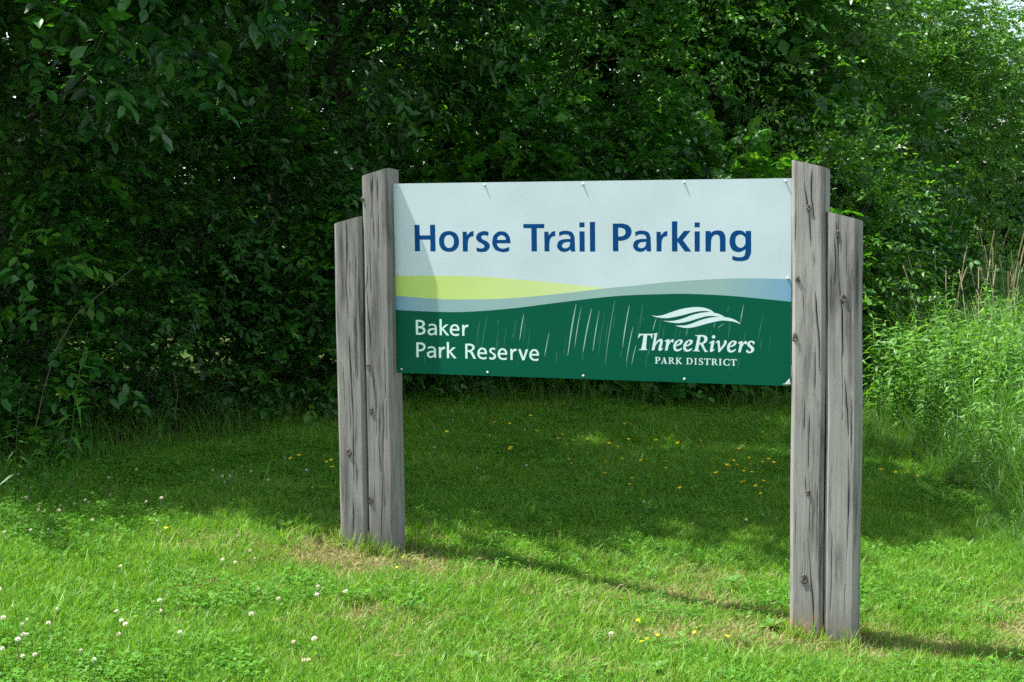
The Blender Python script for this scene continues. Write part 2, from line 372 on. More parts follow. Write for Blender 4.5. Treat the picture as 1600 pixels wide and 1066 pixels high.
# capitals of the last line, cap height 100
CAPS = {
 'P': [[O('0,0! 42,0! 42,5! 31,9! 31,42! 55,44 72,60 74,75 66,92 44,100 30,100! 0,100! 0,95! 11,91! 11,9! 0,5!'), O('31,50! 46,52 54,65 53,80 46,91 31,93!')]],
 'A': [[O('0,0! 34,0! 34,5! 23,9! 28,26! 60,26! 66,9! 56,5! 56,0! 100,0! 100,5! 90,10! 58,100! 48,100! 14,10! 0,5!'), O('31,34! 57,34! 45,76!')]],
 'R': [[O('0,0! 42,0! 42,5! 31,9! 31,45! 40,45! 72,3! 80,0! 98,0! 98,5! 88,9! 58,48! 74,60 75,80 64,96 44,100 30,100! 0,100! 0,95! 11,91! 11,9! 0,5!'), O('31,52! 45,53 54,63 54,79 47,91 31,93!')]],
 'K': [[O('0,0! 42,0! 42,5! 31,9! 31,46! 72,3! 80,0! 104,0! 104,5! 92,9! 50,56! 80,90! 92,95! 92,100! 60,100! 60,95! 67,91! 31,52! 31,91! 42,95! 42,100! 0,100! 0,95! 11,91! 11,9! 0,5!')]],
 'D': [[O('0,0! 45,0! 80,10 98,40 97,68 76,94 45,100! 0,100! 0,95! 11,91! 11,9! 0,5!'), O('31,8! 55,10 75,30 76,60 64,84 44,92 31,93!')]],
 'I': [[np.array([(0, 0), (42, 0), (42, 5), (31, 9), (31, 91), (42, 95), (42, 100), (0, 100), (0, 95), (11, 91), (11, 9), (0, 5)], float)]],
 'S': [[O('62,70! 60,97! 40,102 12,95 3,75 14,54 40,40 50,26 42,10 26,7 12,14 7,34! 0,33! 2,5! 28,-2 58,6 70,28 60,48 34,62 21,76 28,91 44,92 55,70!')]],
 'T': [[np.array([(24, 0), (68, 0), (68, 5), (56, 9), (56, 91), (78, 91), (85, 74), (92, 74), (91, 100), (1, 100), (0, 74), (7, 74), (14, 91), (36, 91), (36, 9), (24, 5)], float)]],
 'C': [[O('88,72! 84,96! 52,103 18,90 0,55 8,20 40,-2 70,-1 90,7! 92,30! 85,30! 70,9 50,8 26,28 23,62 40,90 62,92 80,72!')]],
}
def fill(shapes, to, y):
    V, F = [], []
    for grp in shapes:
        loops = [[Vector((*to(p), 0)) for p in lp] for lp in grp]
        base = len(V)
        tri = tessellate_polygon(loops)
        flat = [v for lp in loops for v in lp]
        V += [(v.x, y, v.y) for v in flat]
        for t in tri:
            a, b_, c = (flat[i] for i in t)
            cr2 = (b_.x - a.x) * (c.y - a.y) - (b_.y - a.y) * (c.x - a.x)
            if abs(cr2) < 1e-14: continue
            t = t if cr2 < 0 else t[::-1]
            F.append(tuple(base + i for i in t))
    return V, F
def word(glyphs, font, base_px, mat, y=.00015):
    """glyphs: (letter, left edge px); the whole word stands on one baseline"""
    t0 = np.mean([pl(px, base_px(px))[1] for _, px in glyphs]); V, F = [], []
    for g, px in glyphs:
        z, shapes = font[g]; by = base_px(px); o = pl(px, by)
        ds = (pl(px + 10, by)[0] - o[0]) / 10 / z; dt = (pl(px, by - 10)[1] - o[1]) / 10 / z
        v, f = fill(shapes, lambda p: (o[0] + ds * p[0], t0 + dt * p[1]), y)
        F += [tuple(i + len(V) for i in q) for q in f]; V += v
    return link('lettering', mesh('lettering', V, F, mat), panel)
flat393 = lambda px: 393.1
word([('H', 648.3), ('o', 686.2), ('r', 723.2), ('s', 743.9), ('e', 769.4)], BOLD, flat393, BLUE)
word([('T', 818.2), ('r', 850.7), ('a', 870.6), ('i', 905.6), ('l', 921.9)], BOLD, flat393, BLUE)
word([('P', 957.7), ('a', 989.3), ('r', 1025.8), ('k', 1049.9), ('i', 1085.3), ('n', 1102.3), ('g', 1139.9)], BOLD, flat393, BLUE)
word([('B', 650), ('a', 668.3), ('k', 687), ('e', 703), ('r', 722.3)], REG, lambda px: 523.1 + (px - 650) * .0236, WHITE)
word([('P', 650.8), ('a', 667.1), ('r', 685.8), ('k', 698.4)], REG, lambda px: 558.3 + (px - 650) * .0275, WHITE)
word([('R', 727.2), ('e', 746), ('s', 764.2), ('e', 777.7), ('r', 797.6), ('v', 809.9), ('e', 827.2)], REG, lambda px: 558.3 + (px - 650) * .0275, WHITE)
# italic wordmark, traced where it stands
def r7(p): return pl(990 + p[0] / 9.692, 470 + p[1] / 9.692)
def r8(p): return pl(1080 + p[0] / 9.692, 470 + p[1] / 9.692)
def sh(dx, dy, f): return lambda p: f((p[0] + dx, p[1] + dy))
gT = [O('65,565! 85,495! 112,503! 275,500! 290,496! 281,568! 266,570! 262,538 248,523! 206,523! 190,718 203,737! 203,748! 80,747! 82,737! 116,722 150,523! 114,523! 94,540 78,567!')]
gh = [O('300,500! 360,488! 331,640! 362,602 400,580 430,583 443,612 436,652 420,712 426,726 440,712! 446,722! 418,752 392,760 375,742 384,690 401,638 398,616 382,618 350,652 327,695 315,748! 272,752! 315,522 300,512!')]
gr = [O('470,606! 515,585! 545,586! 536,632! 563,598 590,583 609,592 606,620 590,633 576,622 558,634 536,670 524,705 515,752! 474,755! 494,645 494,622 476,620!')]
ge = [O('737,724! 700,757 655,768 614,750 600,700 612,650 650,606 700,587 736,594 745,617 730,650 690,675 640,690! 643,718 660,737 692,732 728,712!'), O('646,670! 682,653 704,625 700,608 683,611 660,638')]
gR = [O('62,522! 120,520! 175,520 230,537 247,578 230,625 180,652! 222,742 252,763! 250,775! 206,777! 142,662! 122,662! 108,740 130,757! 130,768! 22,764! 25,755! 55,740 95,550 90,537 62,533!'), O('143,543! 126,637! 168,634 196,602 196,566 172,545')]
gi = [O('272,640! 310,613 350,600! 353,610! 330,730 336,742 352,728! 358,737! 330,765 302,777 284,764 300,655 299,643 277,650!')]
gv = [O('372,635! 390,612 415,601 430,612 437,722! 480,672 500,628 496,610 510,600 530,602 540,622 520,670 450,755 425,780! 410,778! 402,645 395,634 377,645!')]
gs = [O('965,632! 950,662! 936,662! 930,637 906,629 890,645 900,670 940,702 955,740 930,780 880,795 845,786 830,762 840,746 856,742! 868,765 892,769 908,748 895,720 860,690 846,655 870,621 910,607 945,615')]
V, F = [], []
for g, to in ((gT, r7), (gh, r7), (gr, r7), (ge, r7), (ge, sh(151, 4, r7)), (gR, r8), (gi, r8), ([ell(339, 548, 27, 26, 2)], r8), (gv, r8), (ge, sh(-58, 17, r8)), (gr, sh(237, 28, r8)), (gs, r8)):
    v, f = fill([g], to, .00015); F += [tuple(i + len(V) for i in q) for q in f]; V += v
link('lettering', mesh('lettering', V, F, WHITE2), panel)
def caps(lst, to):
    V, F = [], []
    for ch, x0, x1, yb in lst:
        sh_ = CAPS[ch]; w = max(p[0] for g in sh_ for lp in g for p in lp)
        v, f = fill(sh_, lambda p: to((x0 + p[0] / w * (x1 - x0), yb - p[1] * .98)), .00015)
        F += [tuple(i + len(V) for i in q) for q in f]; V += v
    link('lettering', mesh('lettering', V, F, WHITE2), panel)
caps([('P', 322, 405, 951), ('A', 412, 510, 954), ('R', 527, 622, 957), ('K', 637, 738, 961)], r7)
caps([('D', 797, 895, 965), ('I', 920, 958, 968), ('S', 985, 1054, 970), ('T', 1066, 1164, 973), ('R', 1177, 1277, 976), ('I', 1290, 1334, 978), ('C', 1357, 1455, 981), ('T', 1467, 1562, 984)], r7)
logo = O('277,222! 350,231 430,222 530,188 700,132 850,104 962,97 1072,108 1162,140 1222,185! 1302,205 1382,250! 1470,265 1552,300 1627,357! 1512,318 1432,307 1352,300 1252,315 1122,345 1002,378 890,405 790,412 700,397 635,376! '
         '720,376 790,371 870,350 1000,300 1120,265 1230,248 1310,245! 1240,235 1130,232 1000,262 850,308 720,335 640,338 540,325 440,302! 540,308 640,298 760,265 880,220 1000,188 1100,175 1170,172! 1100,157 1000,158 880,182 740,220 600,250 500,264 400,258 320,242')
V, F = fill([[logo]], r7, .00015)
link('emblem', mesh('emblem', V, F, WHITE2), panel)['label'] = 'white three-wave emblem above the italic name'
# weather scratches in the green film
def a6(x, y): return (880 + x / 4.21, 430 + y / 4.21)
def a9(x, y): return (720 + x / 11.43, 490 + y / 11.43)
strong = [(a6(85, 190), a6(30, 530), 1.7), (a6(118, 215), a6(75, 475), 1.1), (a6(187, 220), a6(130, 510), 1.9), (a6(238, 235), a6(195, 500), 1.2), (a6(435, 200), a6(390, 475), 1.7), (a6(460, 340), a6(415, 570), 1.2), (a6(480, 460), a6(450, 590), 1.0),
          (a6(612, 285), a6(590, 365), 1.0), (a6(1187, 195), a6(1165, 320), 1.1), (a9(1130, 0), a9(1050, 485), 1.3), (a9(1580, 340), a9(1500, 760), 1.2), (a6(1060, 316), a6(1020, 350), 1.2), (a6(340, 165), a6(275, 590), .7)]
faint = [(a6(275, 240), a6(230, 540), .8), (a6(525, 180), a6(505, 350), .9), (a6(1090, 200), a6(1080, 250), .8), (a6(1100, 320), a6(1085, 420), .9), (a6(1315, 265), a6(1280, 440), .9), (a6(665, 340), a6(655, 420), .8), (a6(770, 360), a6(762, 410), .7), (a6(570, 475), a6(555, 535), .9),
         (a9(475, 30), a9(390, 540), .9), (a9(340, 130), a9(285, 470), .9), (a9(675, 100), a9(660, 220), .8), (a9(935, 350), a9(910, 450), .8), (a6(820, 350), a6(808, 400), 3.2), (a6(1000, 310), a6(990, 345), 2.6), (a6(130, 515), a6(124, 570), .8), (a6(385, 490), a6(376, 545), .7)]
r_ = random.Random(3)
for k in range(46):
    x = r_.uniform(640, 1225); y = r_.uniform(492, 560); l = r_.uniform(5, 42); faint.append(((x, y), (x - l * .12, min(y + l, 578)), r_.uniform(.4, .8)))
def scratches(lst, mat, y):
    V, F = [], []
    for (x1, y1), (x2, y2), w in lst:
        m_ = 5; b0 = len(V)
        for k in range(m_ + 1):
            t = k / m_; x = x1 + (x2 - x1) * (t + .06 * math.sin(math.pi * t)); yy = y1 + (y2 - y1) * t; ww = w * .5 * (math.sin(math.pi * (.06 + .88 * t)) ** .7) * (.8 + .4 * r_.random())
            for s_ in (-1, 1):
                q = pl(x + s_ * ww, yy); V.append((q[0], y, q[1]))
            if k: F.append((b0 + 2 * k - 2, b0 + 2 * k - 1, b0 + 2 * k + 1, b0 + 2 * k))
    o = link('scratch', mesh('scratch', V, F, mat), panel); o['kind'] = 'stuff'; return o
scratches(strong, SCR, .00022)
scratches(faint, SCR2, .00008)
# bolts
def dome(r=.0044, h=.0058, n=12):
    V, F = [], []
    prof = [(r * 1.25, 0), (r * 1.25, .001), (r, .0012), (r * .92, h * .55), (r * .6, h * .9), (0.0008, h)]
    for rr, y in prof:
        for k in range(n): V.append((rr * math.cos(2 * math.pi * k / n), y, rr * math.sin(2 * math.pi * k / n)))
    for i in range(len(prof) - 1):
        for k in range(n): k2 = (k + 1) % n; F.append((i * n + k, (i + 1) * n + k, (i + 1) * n + k2, i * n + k2))
    F.append(tuple((len(prof) - 1) * n + k for k in range(n))[::-1])
    return mesh('bolt', V, F, STEEL, smooth=True)
bolt_me = dome()
for px, py in ((620, 291.5), (757.5, 289), (911, 288), (1069, 285), (1227.5, 283), (627.5, 577), (762, 582), (911.5, 587.5), (1069.5, 592.5), (619.5, 427.5), (1231.5, 435)):
    q = pl(px, py); o = link('bolt', bolt_me, panel, (min(max(q[0], .014), SW - .014), 0.0002, min(max(q[1], -SH + .012), -.012)))
# peeled film on the lower right corner
q = [pl(1222, 600.5), pl(1228, 598), pl(1234, 591), pl(1236, 600), pl(1230, 603)]
V = [(min(p[0], SW + .004), .002 + .006 * (i % 2), max(p[1], -SH - .004)) for i, p in enumerate(q)] + [(pl(1230, 600)[0], .010, pl(1230, 600)[1])]
link('peeled_corner', mesh('peeled_corner', V, [(0, 1, 5), (1, 2, 5), (2, 3, 5), (3, 4, 5), (4, 0, 5)], simple('peel', (.27, .32, .31), .7, .2)), panel)['label'] = 'bent and peeled lower right corner of the board'

# --- timber posts
def wood():
    m, N, L = new_mat('weathered_timber')
    t = N.new('ShaderNodeTexCoord'); oi = N.new('ShaderNodeObjectInfo')
    of = N.new('ShaderNodeVectorMath'); of.operation = 'ADD'; L.new(t.outputs['Object'], of.inputs[0])
    sc_ = N.new('ShaderNodeVectorMath'); sc_.operation = 'SCALE'; sc_.inputs[0].default_value = (3.1, 7.7, 5.3); L.new(oi.outputs['Random'], sc_.inputs[3]); L.new(sc_.outputs[0], of.inputs[1])
    def nz(scale, detail, rough=.6):
        mp = N.new('ShaderNodeMapping'); mp.inputs['Scale'].default_value = scale; L.new(of.outputs[0], mp.inputs['Vector'])
        n = N.new('ShaderNodeTexNoise'); n.inputs['Scale'].default_value = 1; n.inputs['Detail'].default_value = detail; n.inputs['Roughness'].default_value = rough
        L.new(mp.outputs[0], n.inputs['Vector']); return n
    g1 = nz((150, 150, 3.0), 7, .68); g2 = nz((22, 22, 1.6), 6, .65); g3 = nz((330, 330, 9), 4); g4 = nz((6, 6, 2.2), 7, .65)
    at = N.new('ShaderNodeAttribute'); at.attribute_name = 'tint'; sep = N.new('ShaderNodeSeparateColor'); L.new(at.outputs['Color'], sep.inputs[0])
    r1 = N.new('ShaderNodeValToRGB'); e = r1.color_ramp.elements
    e[0].position = .28; e[0].color = (.10, .098, .092, 1); e[1].position = .72; e[1].color = (.285, .278, .262, 1); x = e.new(.5); x.color = (.20, .195, .185, 1)
    mxa = N.new('ShaderNodeMix'); mxa.data_type = 'FLOAT'; mxa.inputs[0].default_value = .45; L.new(g1.outputs['Fac'], mxa.inputs[2]); L.new(g4.outputs['Fac'], mxa.inputs[3]); L.new(mxa.outputs[0], r1.inputs[0])
    # dark mildew streaks along the grain
    r2 = N.new('ShaderNodeMapRange'); r2.inputs[1].default_value = .50; r2.inputs[2].default_value = .68; r2.inputs[3].default_value = 0; r2.inputs[4].default_value = 1.75; L.new(g2.outputs['Fac'], r2.inputs[0])
    mg = N.new('ShaderNodeMath'); mg.operation = 'MULTIPLY'; L.new(r2.outputs[0], mg.inputs[0]); L.new(g1.outputs['Fac'], mg.inputs[1])
    ad = N.new('ShaderNodeMath'); ad.operation = 'MAXIMUM'; L.new(mg.outputs[0], ad.inputs[0]); L.new(sep.outputs[0], ad.inputs[1])
    mx = N.new('ShaderNodeMix'); mx.data_type = 'RGBA'; L.new(ad.outputs[0], mx.inputs[0]); L.new(r1.outputs[0], mx.inputs[6]); mx.inputs[7].default_value = (.032, .031, .031, 1)
    # rusty splash low down
    mo = N.new('ShaderNodeMix'); mo.data_type = 'RGBA'; L.new(sep.outputs[1], mo.inputs[0]); L.new(mx.outputs[2], mo.inputs[6]); mo.inputs[7].default_value = (.34, .20, .09, 1)
    bl = N.new('ShaderNodeMath'); bl.operation = 'MULTIPLY_ADD'; bl.inputs[1].default_value = .5; bl.inputs[2].default_value = 1.0; L.new(sep.outputs[2], bl.inputs[0])
    bs = N.new('ShaderNodeVectorMath'); bs.operation = 'SCALE'; L.new(mo.outputs[2], bs.inputs[0]); L.new(bl.outputs[0], bs.inputs[3])
    b = N.new('ShaderNodeBsdfPrincipled'); b.inputs['Roughness'].default_value = .85; b.inputs['Specular IOR Level'].default_value = .2; L.new(bs.outputs[0], b.inputs['Base Color'])
    # saw marks across the grain
    wv = N.new('ShaderNodeTexWave'); wv.bands_direction = 'Z'; wv.inputs['Scale'].default_value = 85; wv.inputs['Distortion'].default_value = .5; wv.inputs['Detail'].default_value = 1; L.new(t.outputs['Object'], wv.inputs['Vector'])
    sm = N.new('ShaderNodeMath'); sm.operation = 'MULTIPLY_ADD'; sm.inputs[1].default_value = .45; L.new(wv.outputs['Fac'], sm.inputs[0]); L.new(g3.outputs['Fac'], sm.inputs[2])
    s2 = N.new('ShaderNodeMath'); s2.operation = 'ADD'; L.new(sm.outputs[0], s2.inputs[0]); L.new(g1.outputs['Fac'], s2.inputs[1])
    bp = N.new('ShaderNodeBump'); bp.inputs['Strength'].default_value = .5; bp.inputs['Distance'].default_value = .0022; L.new(s2.outputs[0], bp.inputs['Height']); L.new(bp.outputs[0], b.inputs['Normal'])
    o = N.new('ShaderNodeOutputMaterial'); L.new(b.outputs[0], o.inputs[0])
    return m
M['wood'] = wood()
M['knot'] = simple('knot_wood', (.085, .075, .065), .85, noise=.5, scale=120, bump=.8)
DF, DB, CH = .05, -.078, .016                                    # front and back of the posts relative to the panel, chamfer
def post(s0, s1, top0, top1, cracks, knots, label, rust=0.0, seed=0, pale=0.0):
    rr = np.random.default_rng(seed)
    nU = 74; us = np.linspace(s0 + CH, s1 - CH, nU)
    ring = [(s0, DB + CH), (s0, (DF + DB) / 2), (s0, DF - CH), *[(u, DF) for u in us], (s1, DF - CH), (s1, (DF + DB) / 2), (s1, DB + CH), (s1 - CH, DB), (s0 + CH, DB)]
    ring = np.array(ring); nr = len(ring); nz_ = 300
    g = [float(ground_z(*(SO + EX * s0)[:2])), float(ground_z(*(SO + EX * s1)[:2]))]
    bot = min(g) - SZ - .25
    lines = [np.array([pl(x, y, DF) for x, y in c]) for c, *_ in cracks]
    for k in range(11):                                         # short checks
        x = rr.uniform(s0 + .02, s1 - .02); z = rr.uniform(-1.75, -.1); l = rr.uniform(.05, .3); lines.append(np.array([(x, z), (x + rr.normal(0, .003), z - l)])); cracks = cracks + [(None, rr.uniform(.25, .55))]
    T = np.linspace(0, 1, nz_)[:, None]
    topz = top0 + (ring[:, 0] - s0) / (s1 - s0) * (top1 - top0) - (DF - ring[:, 1]) * .10
    Z = bot + (topz[None, :] - bot) * T
    X = np.repeat(ring[None, :, 0], nz_, 0); Y = np.repeat(ring[None, :, 1], nz_, 0)
    warp = .003 * np.sin(Z * 2.3 + seed) + .0015 * np.sin(Z * 6.1 + 2 * seed)
    fr = np.zeros(nr, bool); fr[3:3 + nU] = True
    dep = np.zeros_like(Z); st = np.zeros_like(Z)
    wob = (vnoise(np.stack([Z * 9, np.full_like(Z, seed)], -1), seed) - .5) * .005 + (vnoise(np.stack([Z * 40, np.full_like(Z, seed)], -1), seed + 1) - .5) * .0016
    for ln, (_, amp) in zip(lines, [(c[0], c[1]) for c in cracks]):
        o = np.argsort(ln[:, 1]); zz, xx = ln[o, 1], ln[o, 0]
        inside = np.clip(np.minimum(Z - zz[0], zz[-1] - Z) / .04, 0, 1)
        cx = np.interp(Z, zz, xx) + wob
        w = .0009 + .0016 * vnoise(np.stack([Z * 14 + 3 * amp, Z * 0 + amp * 17], -1), seed + 5)
        d = np.abs(X - cx)
        mod = np.clip(1.9 * vnoise(np.stack([Z * 9, Z * 0 + amp * 31], -1), seed + 9) - .35, 0.05, 1.1)
        dep = np.maximum(dep, inside * amp * mod * np.exp(-(d / w) ** 2)); st = np.maximum(st, inside * amp * mod * np.exp(-(d / (w * 1.15)) ** 2))
        st = np.maximum(st, .75 * inside * amp * mod * np.exp(-(d / .008) ** 2) * vnoise(np.stack([X * 600, Z * 10], -1), seed + 2))
    dep[:, ~fr] = 0; st[:, ~fr] *= 0
    for kx, ky, kr in knots:
        kq = pl(kx, ky, DF); rd = np.hypot(X - kq[0], (Z - kq[1]) * .8); st = np.maximum(st, .55 * np.exp(-(rd / kr) ** 2) * fr[None, :])
    # colour darkens towards the foot, and rusty splash
    foot = np.clip((bot + .25 + .16 + .08 * vnoise(np.stack([X * 60, Z * 8], -1), seed) - Z) / .18, 0, 1)
    st = np.maximum(st, .5 * foot)
    rs = rust * np.clip((bot + .25 + .16 - Z) / .12, 0, 1) * (vnoise(np.stack([X * 55, Z * 45], -1), seed + 4) > .42)
    Y = Y - dep * .009 + warp * .5
    X = X + warp
    V = np.stack([X, Y, Z], -1).reshape(-1, 3)
    a = (np.arange(nz_ - 1)[:, None] * nr + np.arange(nr)[None, :]).ravel(); b_ = (np.arange(nz_ - 1)[:, None] * nr + (np.arange(nr)[None, :] + 1) % nr).ravel()
    F = [tuple(q) for q in np.stack([b_, a, a + nr, b_ + nr], 1).tolist()]
    F.append(tuple((nz_ - 1) * nr + k for k in range(nr))[::-1])
    tint = np.stack([st.ravel(), np.broadcast_to(rs, Z.shape).ravel(), np.full(Z.size, pale)], 1)
    po = link('post', mesh('post', V, F, M['wood'], tint=tint), sign); po['label'] = label
    for kx, ky, kr in knots:
        kr = kr * 1.2; kq = pl(kx, ky, DF); n_ = 12; V = [(0, .002, 0)]; F = []
        for i, (q, h) in enumerate(((.35, .003), (.7, .0035), (1.0, -.001))):
            for k in range(n_):
                an = 2 * math.pi * k / n_; R_ = kr * q * (.75 + .5 * rr.random()); V.append((R_ * .75 * math.cos(an), h * (.5 + rr.random()) if i < 2 else h, R_ * 1.15 * math.sin(an)))
        for k in range(n_): F.append((0, 1 + (k + 1) % n_, 1 + k))
        for i in range(2):
            for k in range(n_): k2 = (k + 1) % n_; F.append((1 + i * n_ + k, 1 + i * n_ + k2, 1 + (i + 1) * n_ + k2, 1 + (i + 1) * n_ + k))
        wz = .003 * math.sin(kq[1] * 2.3 + seed) + .0015 * math.sin(kq[1] * 6.1 + 2 * seed)
        link('knot', mesh('knot', V, F, M['knot']), po, (kq[0] + wz, DF + wz * .5, kq[1]))
    return po
post(-.291, -.148, -.180, -.145, [([(541, 345), (542, 450), (548, 560), (552, 640), (553, 745), (554, 850)], 1.0), ([(556, 400), (557, 470), (560, 600)], .5), ([(537, 570), (540, 640)], .5)],
     [(545, 707, .017)], 'short outer timber post on the left with a large dark knot', seed=1, pale=.12)
post(-.143, -.003, .036, .073, [([(583, 272), (581, 330), (576, 400), (572, 450), (578, 520), (584, 600), (590, 660), (596, 740)], 1.0), ([(590, 275), (592, 400)], .6), ([(580, 280), (585, 380)], .6), ([(600, 620), (597, 850)], .6)],
     [(580, 642, .014), (576, 573, .012), (579, 782, .016), (566, 312, .010)], 'tall inner timber post on the left edge of the board', seed=2)
post(1.837, 1.977, .077, .043, [([(1257, 255), (1259, 300), (1264, 340)], .9), ([(1270, 262), (1268, 310), (1273, 350)], .8), ([(1264, 330), (1268, 400), (1276, 490), (1281, 590)], .9), ([(1254, 460), (1258, 520)], .8), ([(1258, 745), (1263, 830), (1268, 900), (1274, 1000)], .95), ([(1249, 500), (1247, 560)], .7)],
     [(1257, 905, .018), (1263, 770, .011), (1264, 325, .012), (1246, 437, .011), (1241, 527, .014)], 'tall inner timber post on the right edge of the board', rust=.6, seed=3, pale=.62)
post(1.981, 2.114, -.136, -.170, [([(1308, 345), (1311, 420), (1316, 480), (1317, 560), (1322, 640), (1326, 730), (1325, 850), (1320, 930)], 1.0), ([(1316, 345), (1314, 400)], .8), ([(1305, 370), (1306, 450)], .6), ([(1315, 640), (1314, 660)], .6), ([(1300, 850), (1298, 960)], .5)],
     [(1308, 365, .012), (1318, 466, .014)], 'short outer timber post on the right with one long crack', rust=.15, seed=4, pale=.55)
# angle brackets that carry the board between the inner posts, and two rails behind it
for x, z in ((-.003, -.05), (-.003, -.78), (1.837, -.05), (1.837, -.78)):
    s_ = 1 if x < 1 else -1; x0 = x; x1 = x + s_ * .06
    V = [(x0, -.0065, z), (x1, -.0065, z), (x1, -.0065, z - .05), (x0, -.0065, z - .05), (x0, -.0105, z), (x1, -.0105, z), (x1, -.0105, z - .05), (x0, -.0105, z - .05)]
    V += [(x0 + s_ * .001, -.0106, z), (x0 + s_ * .005, -.0106, z), (x0 + s_ * .005, -.0106, z - .05), (x0 + s_ * .001, -.0106, z - .05), (x0 + s_ * .001, -.07, z), (x0 + s_ * .005, -.07, z), (x0 + s_ * .005, -.07, z - .05), (x0 + s_ * .001, -.07, z - .05)]
    fb = [(0, 1, 2, 3), (7, 6, 5, 4), (0, 4, 5, 1), (1, 5, 6, 2), (2, 6, 7, 3), (3, 7, 4, 0)]
    link('bracket', mesh('bracket', V, fb + [tuple(i + 8 for i in f) for f in fb], STEEL), sign)

# ------------------------------------------------------------------ foliage
def leaf_shape(kind, w):
    """unit leaf along +X, up +Z; returns V, T, length coordinate"""
    if kind == 'oval':
        V = [(0, 0, 0), (.22, .40 * w, .03), (.58, .46 * w, .04), (1, 0, -.10), (.58, -.46 * w, .04), (.22, -.40 * w, .03), (.28, 0, -.03), (.66, 0, -.03)]
        T = [(0, 6, 1), (1, 6, 7), (1, 7, 2), (2, 7, 3), (0, 5, 6), (5, 7, 6), (5, 4, 7), (4, 3, 7)]
    elif kind == 'lance':
        V = [(0, 0, 0), (.3, .5 * w, .02), (1, 0, -.14), (.3, -.5 * w, .02), (.45, 0, -.02)]
        T = [(0, 4, 1), (1, 4, 2), (0, 3, 4), (3, 2, 4)]
    elif kind == 'lobed':
        V = [(.12, 0, -.02), (-.12, .30, .02), (.18, .52, .0), (.36, .34, .03), (.62, .50, -.03), (.68, .22, .02), (1, 0, -.12), (.68, -.22, .02), (.62, -.50, -.03), (.36, -.34, .03), (.18, -.52, .0), (-.12, -.30, .02)]
        T = [(0, i + 1, i) for i in range(1, 11)] + [(0, 1, 11)]
        T = [(0, i, i + 1) for i in range(1, 11)] + [(0, 11, 1)]
        T = [(a, c, b) for a, b, c in T]
    else:                                                         # simple diamond, far away
        V = [(0, 0, 0), (.45, .5 * w, .02), (1, 0, -.06), (.45, -.5 * w, .02)]
        T = [(0, 2, 1), (0, 3, 2)]
    return np.array(V, float), np.array(T), None

def unit(v): return v / (np.linalg.norm(v, axis=-1, keepdims=True) + 1e-9)
def frames(x, up):
    """orthonormal columns from an x axis and an approximate up"""
    x = unit(x); y = unit(np.cross(up, x)); z = np.cross(x, y)
    return np.stack([x, y, z], -1)

SPECIES = {  # leaf outline, width/length, leaf length, leaves per twig, twig length, material
 'glossy': ('oval', .48, .128, 11, .34, 'leaf_glossy'),
 'ash': ('oval', .38, .110, 12, .34, 'leaf_dark'),
 'buckthorn': ('oval', .56, .090, 13, .31, 'leaf_dark'),
 'honeysuckle': ('oval', .50, .064, 15, .27, 'leaf_small'),
 'vine': ('lobed', 1.0, .105, 9, .32, 'leaf_vine'),
 'mid': ('oval', .5, .074, 14, .29, 'leaf_vine'),
 'bright': ('oval', .46, .07, 13, .28, 'leaf_bright'),
 'far': ('diamond', .55, .075, 14, .40, 'leaf_bright'),
 'shade': ('diamond', .55, .12, 14, .55, 'leaf_dark'),
 'wood': ('diamond', .6, .13, 14, .50, 'leaf_dark'),
}
def foliage(P, D, sp_, rr, scale=1.0):
    """leaf frames for twigs at P growing along D. Returns origin (n,3), frame (n,3,3), tint (n,)"""
    kind, w, ll, nl, tl, mat = SPECIES[sp_]
    n = len(P); u = (np.arange(nl) + .6) / nl
    up = np.tile(np.array([0, 0, 1.0]), (n, 1)) + rr.normal(0, .25, (n, 3))
    Fm = frames(D, up)
    ts = rr.uniform(.75, 1.25, n) * scale
    side = np.where(np.arange(nl) % 2 == 0, 1.0, -1.0)
    lp = np.zeros((n, nl, 3)); lp[..., 0] = u[None] * tl * ts[:, None]; lp[..., 2] = -.22 * tl * (u[None] ** 2) * ts[:, None]
    lp += rr.normal(0, .012, lp.shape)
    ang = rr.normal(.95, .28, (n, nl)) * side[None]; ang[:, -1] *= .15
    droop = rr.normal(-.28, .32, (n, nl))
    lx = np.stack([np.cos(ang) * np.cos(droop), np.sin(ang) * np.cos(droop), np.sin(droop)], -1)
    lu = np.stack([rr.normal(0, .3, (n, nl)), rr.normal(0, .35, (n, nl)), np.ones((n, nl))], -1)
    lf = frames(lx, lu)
    O_ = P[:, None, :] + np.einsum('nij,nlj->nli', Fm, lp)
    Fr = np.einsum('nij,nljk->nlik', Fm, lf)
    ls = ll * scale * rr.uniform(.62, 1.18, (n, nl)) * (1 - .35 * np.abs(u - .45))[None]
    Fr = Fr * ls[..., None, None]
    tw = np.clip(rr.normal(.42, .22, n), 0, 1)
    tint = np.clip(tw[:, None] + rr.normal(0, .11, (n, nl)) + .12 * (u[None] - .5), 0, 1)
    return O_.reshape(-1, 3), Fr.reshape(-1, 3, 3), tint.ravel()

LEAF_ME = {}
def leaf_mesh_obj(sp_):
    if sp_ not in LEAF_ME:
        kind, w, ll, nl, tl, mat = SPECIES[sp_]; out = []
        for k in range(4):
            V, T, _ = leaf_shape(kind, w); out.append(mesh('leaf', V, T, M[mat], tint=np.full((len(V), 3), .25 + .17 * k)))
        LEAF_ME[sp_] = out
    return LEAF_ME[sp_]

